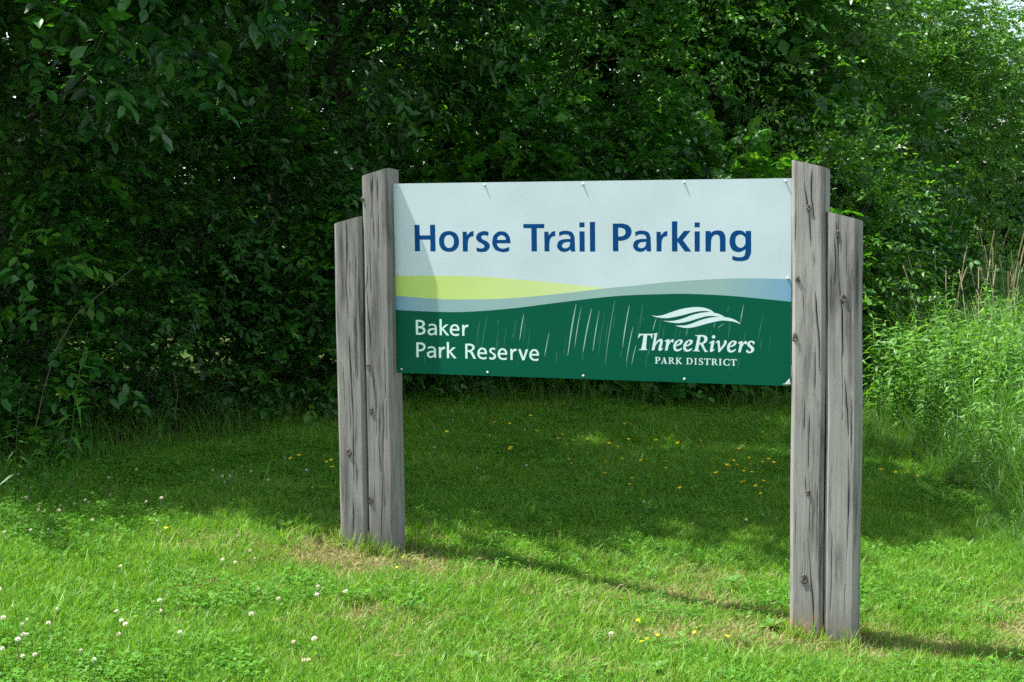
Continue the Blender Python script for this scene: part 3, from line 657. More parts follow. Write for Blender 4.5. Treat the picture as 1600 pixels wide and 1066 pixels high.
def leaves_to_mesh(name, O_, Fr, tint, sp_, base, kind=None):
    k0, w, ll, nl, tl, mat = SPECIES[sp_]
    V, T, _ = leaf_shape(kind or k0, w); m = len(V)
    VV = O_[:, None, :] + np.einsum('nij,mj->nmi', Fr, V) - base
    TT = (T[None] + (np.arange(len(O_)) * m)[:, None, None]).reshape(-1, 3)
    tt = np.repeat(tint, m)
    return mesh(name, VV.reshape(-1, 3), TT, M[mat], tint=np.stack([tt, tt, tt], 1))

def to_px(P):
    d = P - CAMP; z = d @ FWD
    return 800 + FPX * (d @ RGT) / z, 533 - FPX * (d @ UPV) / z, z

def in_blobs(n, blobs, rr, clusters, sigma, shell=.55, front=0.0):
    """cluster centres on the blobs' shells, twigs scattered round them; returns positions and outward directions"""
    w = np.array([b[6] if len(b) > 6 else b[3] * b[4] * b[5] for b in blobs], float); w /= w.sum()
    ci = rr.choice(len(blobs), clusters, p=w); B = np.array([b[:6] for b in blobs])[ci]
    d = unit(rr.normal(0, 1, (clusters, 3))); flip = (d[:, 1] > .25) & (rr.random(clusters) < front); d[flip, 1] *= -1; r = shell + (1 - shell) * rr.random(clusters) ** .6
    C_ = B[:, :3] + d * B[:, 3:6] * r[:, None]
    k = rr.integers(0, clusters, n)
    P = C_[k] + rr.normal(0, 1, (n, 3)) * sigma * np.array([1, 1, .75])
    out = unit(P - (B[k, :3] - np.array([0, 0, .35]) * B[k, 5:6])) + rr.normal(0, .45, (n, 3))
    out[:, 2] = out[:, 2] * .6 - .05
    return P, unit(out), C_

def grow(name, label, cat, base, blobs, sp_, n, seed, group=None, trunks=1, tr=.06, clusters=60, sigma=.2, scale=1.0, parts=0, kind=None, limbs=8, zmin=.1, front=.6, shell=.55, canes=0):
    rr = np.random.default_rng(seed)
    bx, by = base; bz = float(ground_z(bx, by)); B0 = np.array([bx, by, bz])
    root = empty(name, B0, label, cat, group)
    P, D, C_ = in_blobs(n, blobs, rr, clusters, sigma, shell, front)
    P0 = ground_z(P[:, 0], P[:, 1]); keep = P[:, 2] > P0 + zmin; P, D = P[keep], D[keep]
    O_, Fr, ti = foliage(P, D, sp_, rr, scale)
    ok = O_[:, 2] > ground_z(O_[:, 0], O_[:, 1]) + .03; O_, Fr, ti = O_[ok], Fr[ok], ti[ok]
    if parts:
        px, py, z = to_px(O_); inf = (px > 5) & (px < 1595) & (py > 5) & (py < 1060)
        sz = np.where(inf, np.linalg.norm(Fr[:, :, 0], axis=1) / z, 0); idx = np.argsort(-sz + .0 * z)[:0]
        # the ones nearest the viewer on each sight line show largest: rank by depth within coarse picture cells
        cell = (px // 14).astype(int) * 1000 + (py // 14).astype(int); order = np.lexsort((z, cell)); first = np.ones(len(order), bool); first[1:] = cell[order][1:] != cell[order][:-1]
        cand = order[first]; cand = cand[inf[cand]]; cand = cand[np.argsort(-sz[cand])][:parts]
        mes = leaf_mesh_obj(sp_)
        for i in cand:
            o = bpy.data.objects.new('leaf', mes[min(3, int(ti[i] * 4))]); COL.objects.link(o); o.parent = root
            m4 = Matrix(Fr[i].tolist()).to_4x4(); m4.translation = Vector((O_[i] - B0).tolist()); o.matrix_local = m4
        kp = np.ones(len(O_), bool); kp[cand] = False; O_, Fr, ti = O_[kp], Fr[kp], ti[kp]
    c = link('crown', leaves_to_mesh('crown', O_, Fr, ti, sp_, B0, kind), root); c['kind'] = 'stuff'
    # stems: trunk(s) up through the blobs, limbs to some of the clusters, twigs joined
    tops = sorted(blobs, key=lambda b: b[2])
    for k in range(trunks):
        off = rr.normal(0, .10 if trunks > 1 else 0, 2); tb = blobs[k % len(blobs)] if trunks > 1 else tops[-1]
        e = np.array([tb[0], tb[1], tb[2] + .2 * tb[5]]) - B0; s_ = np.array([off[0], off[1], -.1]); pts = []; rad = []
        for i in range(9):
            t = i / 8; p = s_ * (1 - t) + e * t; p[:2] += rr.normal(0, .03, 2) * (1 if 0 < i else 0); pts.append(p); rad.append(tr * (1 - .75 * t) * (1.35 if i == 0 else 1))
        V, F = tube(pts, rad, 8); link('trunk', mesh('trunk', V, F, M['bark'], smooth=True), root)
        for j in range(limbs):
            i0 = rr.integers(2, 8); a = np.array(pts[i0]); cc_ = C_[rr.integers(0, len(C_))] - B0
            if np.linalg.norm(cc_ - a) > 3.2: continue
            mid = (a + cc_) / 2 + np.array([0, 0, .12]) + rr.normal(0, .08, 3)
            V, F = tube([a, a * .6 + mid * .4, mid, mid * .4 + cc_ * .6, cc_], [rad[i0] * .55, rad[i0] * .42, rad[i0] * .3, .008, .004], 5)
            link('branch', mesh('branch', V, F, M['bark'], smooth=True), root)
    for j in range(canes):
        b_ = blobs[rr.integers(0, len(blobs))]; x0 = b_[0] + rr.uniform(-.8, .8) * b_[3]; yf = b_[1] - b_[4] * 1.05; z0 = float(ground_z(x0, yf)); h_ = rr.uniform(.7, 1.5); lean = rr.normal(0, .35)
        pts = [np.array([x0 + lean * t * t, yf + .25 * math.sin(t * 2.2) - .12 * t, z0 - .03 + h_ * (t - .18 * t ** 3)]) + rr.normal(0, .02, 3) * (t > 0) - B0 for t in np.linspace(0, 1, 7)]
        V, F = tube(pts, np.linspace(.0035, .0015, 7), 5); link('branch', mesh('branch', V, F, M['cane'], smooth=True), root)
    # twig stems
    m_ = min(len(P), 900); sel = rr.permutation(len(P))[:m_]; tl = SPECIES[sp_][4] * scale
    A = P[sel] - unit(D[sel]) * .05 - B0; Bq = P[sel] + D[sel] * tl * .95 - B0 + np.array([0, 0, -.18 * tl]); Md = P[sel] + D[sel] * tl * .5 - B0 + np.array([0, 0, -.03 * tl])
    nrm = unit(np.cross(D[sel], np.array([.3, .2, 1.0]))) * .0028
    V = np.stack([A - nrm, A + nrm, Md - nrm * .8, Md + nrm * .8, Bq], 1).reshape(-1, 3); k = (np.arange(m_) * 5)[:, None]
    T = np.concatenate([k + np.array([0, 1, 3]), k + np.array([0, 3, 2]), k + np.array([2, 3, 4])])
    tw = link('twigs', mesh('twigs', V, T, M['stem']), root); tw['kind'] = 'stuff'
    return root

HEDGE = 'shrubs of the hedge behind the lawn'
def shrub(x, y, h, r, sp_, n, seed, label, **kw):
    g = float(ground_z(x, y))
    blobs = [(x, y - .1, g + h * .12, r * 1.1, r * 1.0, h * .2), (x, y, g + h * .34, r * 1.05, r, h * .32), (x - .1, y + .05, g + h * .62, r * .95, r * .92, h * .36), (x + .25 * r, y + .1, g + h * .85, r * .6, r * .6, h * .2)]
    return grow('shrub', label, 'shrub', (x, y + .15), blobs, sp_, int(n * 2.0), seed, HEDGE, trunks=3, tr=.028, clusters=int(n / 5.5), sigma=.16, shell=.74, canes=1, limbs=4, **kw)
shrub(-3.35, 9.75, 2.6, 1.0, 'buckthorn', 620, 11, 'dark leafy shrub at the far left end of the hedge', parts=150)
shrub(-2.45, 10.6, 2.1, .95, 'honeysuckle', 640, 12, 'dark rounded shrub left of the outer left post, second from the left', parts=150)
shrub(-1.70, 11.4, 2.3, .95, 'buckthorn', 620, 13, 'broad leaved dark shrub just left of the outer left post', parts=150)
shrub(-1.05, 12.2, 1.5, .75, 'honeysuckle', 480, 14, 'low fine leaved shrub behind the left posts', parts=100)
shrub(-.25, 12.9, 2.4, .95, 'vine', 520, 15, 'lobed leaf vine thicket behind the left half of the board', parts=150)
shrub(.75, 13.3, 2.3, .95, 'buckthorn', 560, 16, 'dark shrub rising above the middle of the board', parts=100)
shrub(1.75, 13.6, 2.05, .9, 'vine', 480, 17, 'bright lobed leaf vine just above the right part of the board', parts=150)
shrub(2.7, 14.0, 2.0, .9, 'bright', 560, 18, 'light green shrub beside the top of the right posts', parts=100)
shrub(3.35, 15.2, 2.2, .8, 'buckthorn', 480, 19, 'rounded dark shrub at the back of the weed bank on the right', parts=60)

TREES = 'trees of the wood behind the sign'
# overhanging big leaved tree, top left
grow('tree', 'tree with big glossy leaves hanging into the top left corner', 'tree', (-4.3, 10.9),
     [(-2.7, 9.2, 3.2, 1.2, .9, .8, 3), (-1.7, 9.7, 3.45, .9, .9, .62, 2), (-3.6, 10, 3.9, 1.2, 1.2, 1.0, 1.2)], 'glossy', 900, 31, TREES, tr=.10, clusters=60, sigma=.22, parts=300, limbs=14)
grow('tree', 'dark narrow leaved tree above the left posts', 'tree', (-1.75, 12.9),
     [(-1.3, 12.0, 3.5, 1.3, 1.0, 1.1), (-.6, 12.6, 3.9, 1.2, 1.0, 1.0), (-2.0, 12.5, 4.0, 1.2, 1.1, 1.2)], 'ash', 1400, 32, TREES, tr=.09, clusters=90, sigma=.22, parts=150, limbs=14)
grow('tree', 'tree in the middle with fine leaves above the centre of the board', 'tree', (.55, 14.9),
     [(.4, 14.0, 3.4, 1.3, 1.0, 1.2), (1.2, 14.3, 3.7, 1.1, 1.0, 1.1), (.0, 14.4, 4.6, 1.2, 1.2, 1.2)], 'mid', 1500, 33, TREES, tr=.07, clusters=90, sigma=.22, parts=100, limbs=14)
grow('tree', 'mid green tree above the right half of the board', 'tree', (2.35, 16.4),
     [(2.3, 15.6, 3.3, 1.3, 1.1, 1.3), (2.9, 16.0, 4.2, 1.2, 1.1, 1.1), (1.8, 16.0, 4.6, 1.2, 1.2, 1.0)], 'bright', 1700, 34, TREES, tr=.07, clusters=150, sigma=.22, limbs=14, kind='lance')  # brighter leaf colour chosen here to imitate sunlit clumps
# sunlit trees on the right
grow('tree', 'sunlit leafy tree filling the top right corner', 'tree', (5.2, 20.6),
     [(5.0, 20.2, 2.5, 1.35, 1.2, 1.7), (5.35, 20.4, 3.8, 1.1, 1.2, 1.25), (4.5, 20.3, 4.2, 1.2, 1.2, 1.3), (6.0, 20.6, 2.3, 1.0, 1.0, 1.4)], 'bright', 4200, 35, TREES, tr=.06, clusters=420, sigma=.22, trunks=3, limbs=9, scale=1.0, kind='lance')
grow('tree', 'dark tree in the gap between the board and the top right tree', 'tree', (3.9, 19.2),
     [(3.7, 18.8, 2.4, 1.0, 1.0, 1.6), (3.5, 19.0, 3.9, 1.1, 1.1, 1.2)], 'far', 2200, 36, TREES, tr=.06, clusters=220, sigma=.25, trunks=2, limbs=8)
# tall shade trees behind and beside: their crowns stand above the picture
SHADE = 'tall trees that shade the lawn'
def shade_tree(base, blobs, n, seed, label):
    grow('tree', label, 'tree', base, blobs, 'shade', n, seed, SHADE, tr=.12, clusters=int(n / 5), sigma=.28, limbs=10, scale=1.15)
shade_tree((-6.4, 10.2), [(-5.9, 9.95, 6.0, 2.4, 2.0, 2.0), (-6.6, 10.9, 7.6, 2.2, 2.2, 1.6)], 950, 41, 'tall tree beyond the left edge whose crown shades the lawn')
shade_tree((-3.6, 12.2), [(-3.5, 10.8, 6.3, 2.4, 2.3, 1.9), (-5.0, 12.0, 7.6, 2.0, 2.2, 1.2)], 1250, 42, 'tall dark tree trunk standing behind the left shrubs')
shade_tree((-.9, 13.8), [(-2.05, 10.9, 6.4, 1.75, 2.05, 1.5)], 800, 43, 'tall tree behind the middle of the hedge, crown over the lawn')
# the wood farther back reads as one dark mass
rr = np.random.default_rng(51)
nW = 9000
P = np.stack([rr.uniform(-9.5, 4.2, nW), rr.uniform(15.2, 19.5, nW), rr.uniform(.02, 1, nW) * 5.6], 1)
P = P[P[:, 0] < 3.4 + .3 * rr.normal(0, 1, nW)]
n2 = 4200
P2 = np.stack([rr.uniform(2.5, 11.5, n2), rr.uniform(23.5, 27, n2), rr.uniform(.03, 1, n2) * 5.8], 1)
P2 = P2[P2[:, 2] < 4.9 - .7 * np.maximum(P2[:, 0] - 6.6, 0) + .5 * rr.normal(0, 1, n2)]
P3 = np.stack([rr.uniform(-8, 3.0, 1500), rr.uniform(15.0, 17.5, 1500), rr.uniform(.25, 1.9, 1500)], 1)
P = np.concatenate([P, P2, P3])
D = unit(rr.normal(0, 1, P.shape) * np.array([1, 1, .4]))
O_, Fr, ti = foliage(P, D, 'wood', rr, 1.6)
tag(link('woodland', leaves_to_mesh('woodland', O_, Fr, ti, 'wood', np.zeros(3))), 'dark mass of the wood behind the hedge', None, None, 'stuff')

# ------------------------------------------------------------------ grass
def scatter_group(name, proto):
    ng = bpy.data.node_groups.new(name, 'GeometryNodeTree')
    ng.interface.new_socket('Geometry', in_out='INPUT', socket_type='NodeSocketGeometry'); ng.interface.new_socket('Geometry', in_out='OUTPUT', socket_type='NodeSocketGeometry')
    N, L = ng.nodes, ng.links
    i = N.new('NodeGroupInput'); o = N.new('NodeGroupOutput'); oi = N.new('GeometryNodeObjectInfo'); oi.inputs['Object'].default_value = proto
    ip = N.new('GeometryNodeInstanceOnPoints')
    r = N.new('GeometryNodeInputNamedAttribute'); r.data_type = 'FLOAT_VECTOR'; r.inputs['Name'].default_value = 'rot'
    s = N.new('GeometryNodeInputNamedAttribute'); s.data_type = 'FLOAT'; s.inputs['Name'].default_value = 'scl'
    L.new(i.outputs[0], ip.inputs['Points']); L.new(oi.outputs['Geometry'], ip.inputs['Instance']); L.new(r.outputs[0], ip.inputs['Rotation']); L.new(s.outputs[0], ip.inputs['Scale']); L.new(ip.outputs[0], o.inputs[0])
    return ng
def scatter(name, proto_me, P, scl, label, tilt=.12, rr=rng):
    proto = bpy.data.objects.new(name + '_clump', proto_me)
    me = bpy.data.meshes.new(name); me.vertices.add(len(P)); me.vertices.foreach_set('co', np.asarray(P, np.float32).ravel()); me.update()
    rot = np.stack([rr.normal(0, tilt, len(P)), rr.normal(0, tilt, len(P)), rr.uniform(0, 6.283, len(P))], 1).astype(np.float32)
    a = me.attributes.new('rot', 'FLOAT_VECTOR', 'POINT'); a.data.foreach_set('vector', rot.ravel())
    a = me.attributes.new('scl', 'FLOAT', 'POINT'); a.data.foreach_set('value', np.asarray(scl, np.float32))
    o = link(name, me); md = o.modifiers.new('scatter', 'NODES'); md.node_group = scatter_group(name, proto)
    return tag(o, label, None, None, 'stuff')
def blades(n, rad, lmin, lmax, wid, lean, rr, mat, tmean=.45, tsd=.17, segs=2):
    """a clump of bent tapering blades"""
    V, T, C = [], [], []
    for k in range(n):
        a = rr.uniform(0, 6.283); r = rad * math.sqrt(rr.random()); p = np.array([r * math.cos(a), r * math.sin(a), -.01]); L_ = rr.uniform(lmin, lmax)
        da = rr.uniform(0, 6.283); d = np.array([math.cos(da), math.sin(da), 0]); ln = abs(rr.normal(lean, lean * .5)); sd = np.array([-d[1], d[0], 0]) * wid * rr.uniform(.7, 1.25) / 2
        tw = rr.uniform(-.8, .8); sd = sd * math.cos(tw) + d * np.linalg.norm(sd) * math.sin(tw)
        t = float(np.clip(rr.normal(tmean, tsd), 0, 1)); b0 = len(V)
        for i in range(segs):
            q = i / segs; c = p + d * (ln * L_ * q * q) + np.array([0, 0, L_ * (q - .35 * ln * q * q)]); w = 1 - .35 * q
            V += [c - sd * w, c + sd * w]; C += [(t, q, 0)] * 2
            if i: T += [(b0 + 2 * i - 2, b0 + 2 * i - 1, b0 + 2 * i + 1), (b0 + 2 * i - 2, b0 + 2 * i + 1, b0 + 2 * i)]
        c = p + d * (ln * L_) + np.array([0, 0, L_ * (1 - .35 * ln)]); V.append(c); C.append((t, 1, 0)); e = b0 + 2 * segs
        T.append((e - 2, e - 1, e))
    return mesh('clump', np.array(V), np.array(T), mat, tint=np.array(C))
def lawn_edge_y(x):                                                # where the mown lawn meets the hedge
    return np.interp(x, [-4, -2.75, -2.2, -1.6, -1.05, -.5, .45, 1.5, 2.2, 2.8], [7.4, 8.5, 9.2, 10.2, 11.1, 11.7, 12.3, 12.6, 12.6, 12.2])
def area(n, x0, x1, y0, y1, rr): return np.stack([rr.uniform(x0, x1, n), rr.uniform(y0, y1, n)], 1)
def with_z(p, dz=0.0): return np.concatenate([p, (ground_z(p[:, 0], p[:, 1]) + dz)[:, None]], 1)
rr = np.random.default_rng(61)
A_ = area(163000, -5.2, 5.2, 4.6, 13.2, rr)
inview = np.abs(A_[:, 0]) < .335 * A_[:, 1] + 1.3
lawn = (A_[:, 1] < lawn_edge_y(A_[:, 0]) + .25) & (A_[:, 0] < 2.85 + .15 * np.sin(A_[:, 1] * 3) + np.clip(7.9 - A_[:, 1], 0, 2) * .7)
dens = np.clip(1.25 - (A_[:, 1] - 5) * .085, .5, 1)
dry1 = vnoise(A_ * np.array([1.1, .9]) + 5.3, 8); dry2 = vnoise(A_ * 3.1, 9)
def bump_at(p, x, y, rx, ry): return np.exp(-(((p[:, 0] - x) / rx) ** 2 + ((p[:, 1] - y) / ry) ** 2))
dryspots = [(-.75, 7.2, .38, .16), (1.35, 6.75, .45, .22), (1.75, 6.55, .6, .25), (.45, 7.0, .55, .2), (.9, 6.5, .5, .2), (-1.6, 7.3, .3, .12), (2.2, 6.9, .35, .4), (1.0, 7.5, .5, .15), (-.55, 6.35, .25, .12), (0.15, 5.9, .4, .12)]
dryf = np.clip(.62 * np.clip((dry1 - .52) * 2.6, 0, 1) * (A_[:, 1] < 8.6) + sum(.85 * bump_at(A_, *d) for d in dryspots), 0, 1) * (.55 + .75 * dry2)
clov = np.clip((.6 * vnoise(A_ * 1.5 + 11, 12) + .4 * vnoise(A_ * 5 + 3, 13) - .42) * 3, 0, 1) * (1 - dryf)
keep = inview & lawn & (rr.random(len(A_)) < dens)
A_, dryf, clov = A_[keep], dryf[keep], clov[keep]
u = rr.random(len(A_))
k_dry = u < dryf * .62
k_cl = (~k_dry) & (rr.random(len(A_)) < clov * .27)
nearpost = np.maximum(*[np.exp(-(((A_ - (SO + EX * c + EN * .16)[:2]) ** 2).sum(1) / .30 ** 2)) for c in (-.14, 1.98)])
k_cl &= rr.random(len(A_)) > nearpost * 1.3
rest = (~(k_dry | k_cl)) & (rr.random(len(A_)) > nearpost * .45)
h_mod = (1 - .5 * nearpost) * (.8 + .5 * vnoise(A_ * 2.2, 21) + .25 * np.clip((A_[:, 1] - 8) / 4, 0, 1))
third = rr.integers(0, 4, len(A_))
print('lawn clumps', rest.sum(), 'dry', k_dry.sum(), 'clover', k_cl.sum())
for j, (mat, lm) in enumerate((('lawn', (.035, .085)), ('lawn', (.03, .07)), ('lawn_b', (.03, .075)), ('lawn_b', (.025, .06)))):
    s = rest & (third == j)
    scatter('grass', blades(24, .055, lm[0], lm[1], .0034, .55, rr, M[mat], tmean=.42 + .05 * (j % 2)), with_z(A_[s]), h_mod[s] * rr.uniform(.75, 1.25, s.sum()), 'short green lawn grass', rr=rr)
scatter('dry_grass', blades(26, .06, .02, .055, .0030, .9, rr, M['dry'], tmean=.5), with_z(A_[k_dry]), rr.uniform(.7, 1.25, k_dry.sum()), 'dry straw coloured grass in the lawn', tilt=.25, rr=rr)
# clover leaves: three leaflets on a short stalk
def clover_clump(rr):
    V, T, C = [], [], []
    for k in range(20):
        a = rr.uniform(0, 6.283); r = .075 * math.sqrt(rr.random()); h = rr.uniform(.025, .055); c = np.array([r * math.cos(a), r * math.sin(a), h]); t0 = rr.uniform(0, 6.283); t = float(np.clip(rr.normal(.45, .2), 0, 1)); sz = rr.uniform(.0038, .0068)
        tl = rr.normal(0, .25, 2)
        for j in range(3):
            an = t0 + j * 2.094; d = np.array([math.cos(an), math.sin(an), 0]); s = np.array([-d[1], d[0], 0]); b0 = len(V)
            for q, w, z in ((0, 0, 0), (.6, .55, .1), (1.15, .5, .12), (1.25, 0, .02), (1.15, -.5, .12), (.6, -.55, .1)):
                p = c + (d * q + s * w) * sz; p[2] += z * sz + (p[0] - c[0]) * tl[0] + (p[1] - c[1]) * tl[1]; V.append(p); C.append((t, q, 0))
            T += [(b0, b0 + i + 1, b0 + i) for i in range(1, 5)]
    T = [(a, c, b) for a, b, c in T]
    return mesh('clover_clump', np.array(V), np.array(T), M['clover'], tint=np.array(C))
for j in range(2):
    s = k_cl & (third % 2 == j)
    scatter('clover', clover_clump(rr), with_z(A_[s]), rr.uniform(.8, 1.4, s.sum()), 'clover leaves growing among the lawn grass', rr=rr)
# taller tufts: along the hedge foot, round the posts, and the uncut bank on the right
p = area(26000, -4.5, 3.4, 7.4, 14.2, rr); e = lawn_edge_y(p[:, 0]); p = p[(p[:, 1] > e - .35) & (p[:, 1] < e + 1.0) & (p[:, 0] < 2.9)]; p = p[rr.random(len(p)) < .16]
scatter('long_grass', blades(16, .07, .12, .36, .0042, .6, rr, M['tallgrass'], tmean=.35, segs=3), with_z(p), rr.uniform(.6, 1.2, len(p)), 'uncut grass along the foot of the hedge', rr=rr)
p = area(30000, 2.4, 7.5, 7.2, 17.5, rr); bank = p[:, 0] > 2.62 + .16 * np.sin(p[:, 1] * 2.1) + .35 * (vnoise(p * 2, 30) - .5) + np.clip(7.9 - p[:, 1], 0, 2) * .6
p = p[bank & (p[:, 0] < .335 * p[:, 1] + 1.5)]; p = p[rr.random(len(p)) < .26 + .2 * (p[:, 1] < 11.5)]
hb = np.clip((p[:, 0] - 2.5) * 1.4, .35, 1.0) * np.where(p[:, 1] > 11.5, 1.35, .95)
half = rr.random(len(p)) < .5
scatter('tall_grass', blades(16, .08, .35, .85, .0056, .55, rr, M['tallgrass'], tmean=.45, segs=4), with_z(p[half]), hb[half] * rr.uniform(.7, 1.15, half.sum()), 'tall uncut grass on the bank right of the sign', rr=rr)
scatter('tall_grass', blades(18, .09, .25, .60, .0050, .75, rr, M['tallgrass'], tmean=.55, segs=4), with_z(p[~half]), hb[~half] * rr.uniform(.7, 1.2, (~half).sum()), 'tall uncut grass on the bank right of the sign', rr=rr)
pp = []
for s0, s1 in ((-.30, .02), (1.82, 2.14)):
    for k in range(64):
        q = SO + EX * rr.uniform(s0, s1) + EN * (rr.choice([DF + .03, DB - .04]) + rr.normal(0, .02)); pp.append(q[:2])
p = np.array(pp)
scatter('tuft_grass', blades(7, .03, .06, .15, .0036, .45, rr, M['lawn_b'], tmean=.5, segs=3), with_z(p), rr.uniform(.6, 1.2, len(p)), 'untrimmed grass round the feet of the posts', rr=rr)

# ------------------------------------------------------------------ weeds, flowers, stalks
def weed_mesh(rr, h, n, ll, w, mat, spread=1.0, tmean=.5):
    V, T, C = [], [], []
    LV, LT, _ = leaf_shape('lance', w)
    bend = rr.normal(0, .12, 2)
    def axis(t): return np.array([bend[0] * t * t * h, bend[1] * t * t * h, h * t])
    SV, SF = tube([axis(t) for t in (0, .33, .66, 1)], [.004, .0035, .0028, .0015], 4)
    ST = []
    for f in SF: ST += [(f[0], f[i], f[i + 1]) for i in range(1, len(f) - 1)]
    V += [np.array(v) for v in SV]; T += ST; C += [(.35, 0, 0)] * len(SV)
    for k in range(n):
        t = .12 + .88 * (k + .5) / n; a = k * 2.4 + rr.normal(0, .3); el = rr.normal(.15, .25) + .5 * max(0, t - .7)
        x = np.array([math.cos(a) * math.cos(el), math.sin(a) * math.cos(el), math.sin(el)]); Fm = frames(x[None], (np.array([0, 0, 1.0]) + rr.normal(0, .25, 3))[None])[0]
        L_ = ll * rr.uniform(.7, 1.2) * (1.15 - .6 * abs(t - .45)) * spread; b0 = len(V); lv = LV.copy(); lv[:, 2] -= .25 * lv[:, 0] ** 2
        tt = float(np.clip(rr.normal(tmean, .15) + .15 * (t - .5), 0, 1))
        for v in lv: V.append(axis(t) + Fm @ (v * L_)); C.append((tt, 0, 0))
        T += [tuple(i + b0 for i in q) for q in LT]
    return mesh('weed', np.array(V), np.array(T), M[mat], tint=np.array(C))
weeds = [weed_mesh(rr, h, n, ll, w, 'weed', tmean=tm) for h, n, ll, w, tm in ((.85, 34, .11, .22, .5), (.95, 40, .10, .2, .6), (.7, 30, .12, .28, .45), (1.0, 44, .09, .22, .65), (.6, 26, .13, .35, .55))]
WG = 'leafy weeds on the bank right of the sign'
bw = area(9000, 2.4, 7.5, 8.0, 17.5, rr); bw = bw[(bw[:, 0] > 2.7 + .25 * rr.random(len(bw))) & (bw[:, 0] < .335 * bw[:, 1] + .8)]; bw = bw[(rr.random(len(bw)) < .16 + .34 * np.clip((bw[:, 1] - 9) / 3, 0, 1))]
for j in range(2):
    scatter('undergrowth', weed_mesh(rr, .62, 40, .085, .26, 'weed', tmean=.5 + .1 * j), with_z(bw[j::2]), rr.uniform(.6, 1.15, len(bw[j::2])) * np.where(bw[j::2][:, 1] > 10.8, 1.1, np.clip(.4 + (bw[j::2][:, 0] - 2.7) * .8, .4, 1)), 'leafy undergrowth on the bank right of the sign', tilt=.15, rr=rr)
cnt = 0
for k in range(4000):
    x, y = rr.uniform(2.6, 6.4), rr.uniform(8.6, 16.5)
    if x < 2.75 + .3 * rr.random() or x > .33 * y + .25: continue
    if vnoise(np.array([[x * .9, y * .9]]), 40)[0] < .34 and y < 11: continue
    if y < 10.2 and rr.random() < .6: continue
    o = bpy.data.objects.new('weed', weeds[rr.integers(0, 5)]); COL.objects.link(o); o.location = (x, y, float(ground_z(x, y)) - .01); o.rotation_euler = (rr.normal(0, .08), rr.normal(0, .08), rr.uniform(0, 6.28)); s = rr.uniform(.7, 1.1) * (1.0 if y < 11 else 1.06) * (1.0 if y > 10.8 else min(1.0, max(.38, .38 + (x - 2.7) * .8))); o.scale = (s, s, s)
    tag(o, 'leafy green weed stem on the overgrown bank right of the sign', 'weed', WG); cnt += 1
    if cnt >= 290: break
def ground_hit(px, py):
    v = FWD + RGT * (px - 800) / FPX - UPV * (py - 533) / FPX; t = 6.0
    for _ in range(25):
        p = CAMP + v * t; t -= (p[2] - float(ground_z(p[0], p[1]))) / v[2] * .8
    return CAMP + v * t
tallw = weed_mesh(rr, 1.0, 34, .15, .17, 'leaf_small', tmean=.55)
for (px, py, s, lb) in ((110, 775, .85, 'tall narrow leaved weed before the dark hedge at the far left'), (72, 790, .36, 'small leafy weed at the foot of the tall left weed'), (170, 762, .33, 'small weed right of the tall left weed'), (25, 800, .55, 'broad weed at the left edge of the hedge foot'), (365, 745, .35, 'small weed at the hedge foot left of the posts')):
    q = ground_hit(px, py); o = link('weed', tallw if s > .3 else weeds[2], None, q.tolist()); o.scale = (s, s, s); o.rotation_euler.z = rr.uniform(0, 6); tag(o, lb, 'weed', 'weeds along the hedge on the left')
# seed stalks
def stalk_mesh(rr, h):
    bend = rr.normal(0, .06, 2); ax = lambda t: np.array([bend[0] * t * t, bend[1] * t * t, t]) * h
    V, F = tube([ax(0), ax(.5), ax(.85)], [.0018, .0014, .001], 4); V2, F2 = tube([ax(.82), ax(.86), ax(.92), ax(.97), ax(1)], [.0015, .004, .0045, .003, .001], 6)
    b0 = len(V); V = list(V) + list(V2); F = F + [tuple(i + b0 for i in f) for f in F2]
    return mesh('seed_stalk', V, F, M['seed'], tint=np.full((len(V), 3), .55), smooth=True)
stalks = [stalk_mesh(rr, h) for h in (1.0, 1.12, 1.22)]
for k in range(46):
    y = rr.uniform(12.8, 15.8); px = rr.choice([rr.uniform(1440, 1490), rr.uniform(1500, 1600), rr.uniform(1520, 1600)]); x = (px - 800) / FPX * y
    o = link('seed_stalk', stalks[k % 3], None, (x, y, float(ground_z(x, y)))); s = rr.uniform(.85, 1.2); o.scale = (s, s, s); o.rotation_euler = (rr.normal(0, .05), rr.normal(0.04, .06), rr.uniform(0, 6))
    tag(o, 'tan grass seed stalk rising above the weeds on the right', 'grass stalk', 'grass seed stalks on the right bank')
# white clover blossoms
def blossom(rr):
    V, T, C = [], [], []
    SV, SF = tube([(0, 0, 0), (.002, .001, .05), (.004, 0, .085)], [.0012, .001, .0009], 4)
    c = np.array([.004, 0, .092])
    for k in range(34):
        z = 1 - 1.7 * (k + .5) / 34; a = k * 2.4; r = math.sqrt(max(0, 1 - z * z)); d = np.array([r * math.cos(a), r * math.sin(a), z + .15]); d /= np.linalg.norm(d); s = np.cross(d, [.2, .3, 1.0]); s /= np.linalg.norm(s) + 1e-9; q = np.cross(d, s)
        b0 = len(V); R_ = .0085
        for p in (d * .35, d * .8 + s * .2, d * 1.05 + q * .05, d * .8 - s * .2): V.append(c + p * R_); C.append((.3 + .5 * rr.random() + .25 * z, 0, 0))
        T += [(b0, b0 + 1, b0 + 2), (b0, b0 + 2, b0 + 3)]
    head = mesh('flower_head', np.array(V), np.array(T), M['white_flower'], tint=np.clip(np.array(C), 0, 1))
    ST = []
    for f in SF: ST += [(f[0], f[i], f[i + 1]) for i in range(1, len(f) - 1)]
    stem = mesh('flower_stem', np.array(SV), np.array(ST), M['stem'])
    return head, stem
heads = [blossom(rr) for _ in range(3)]
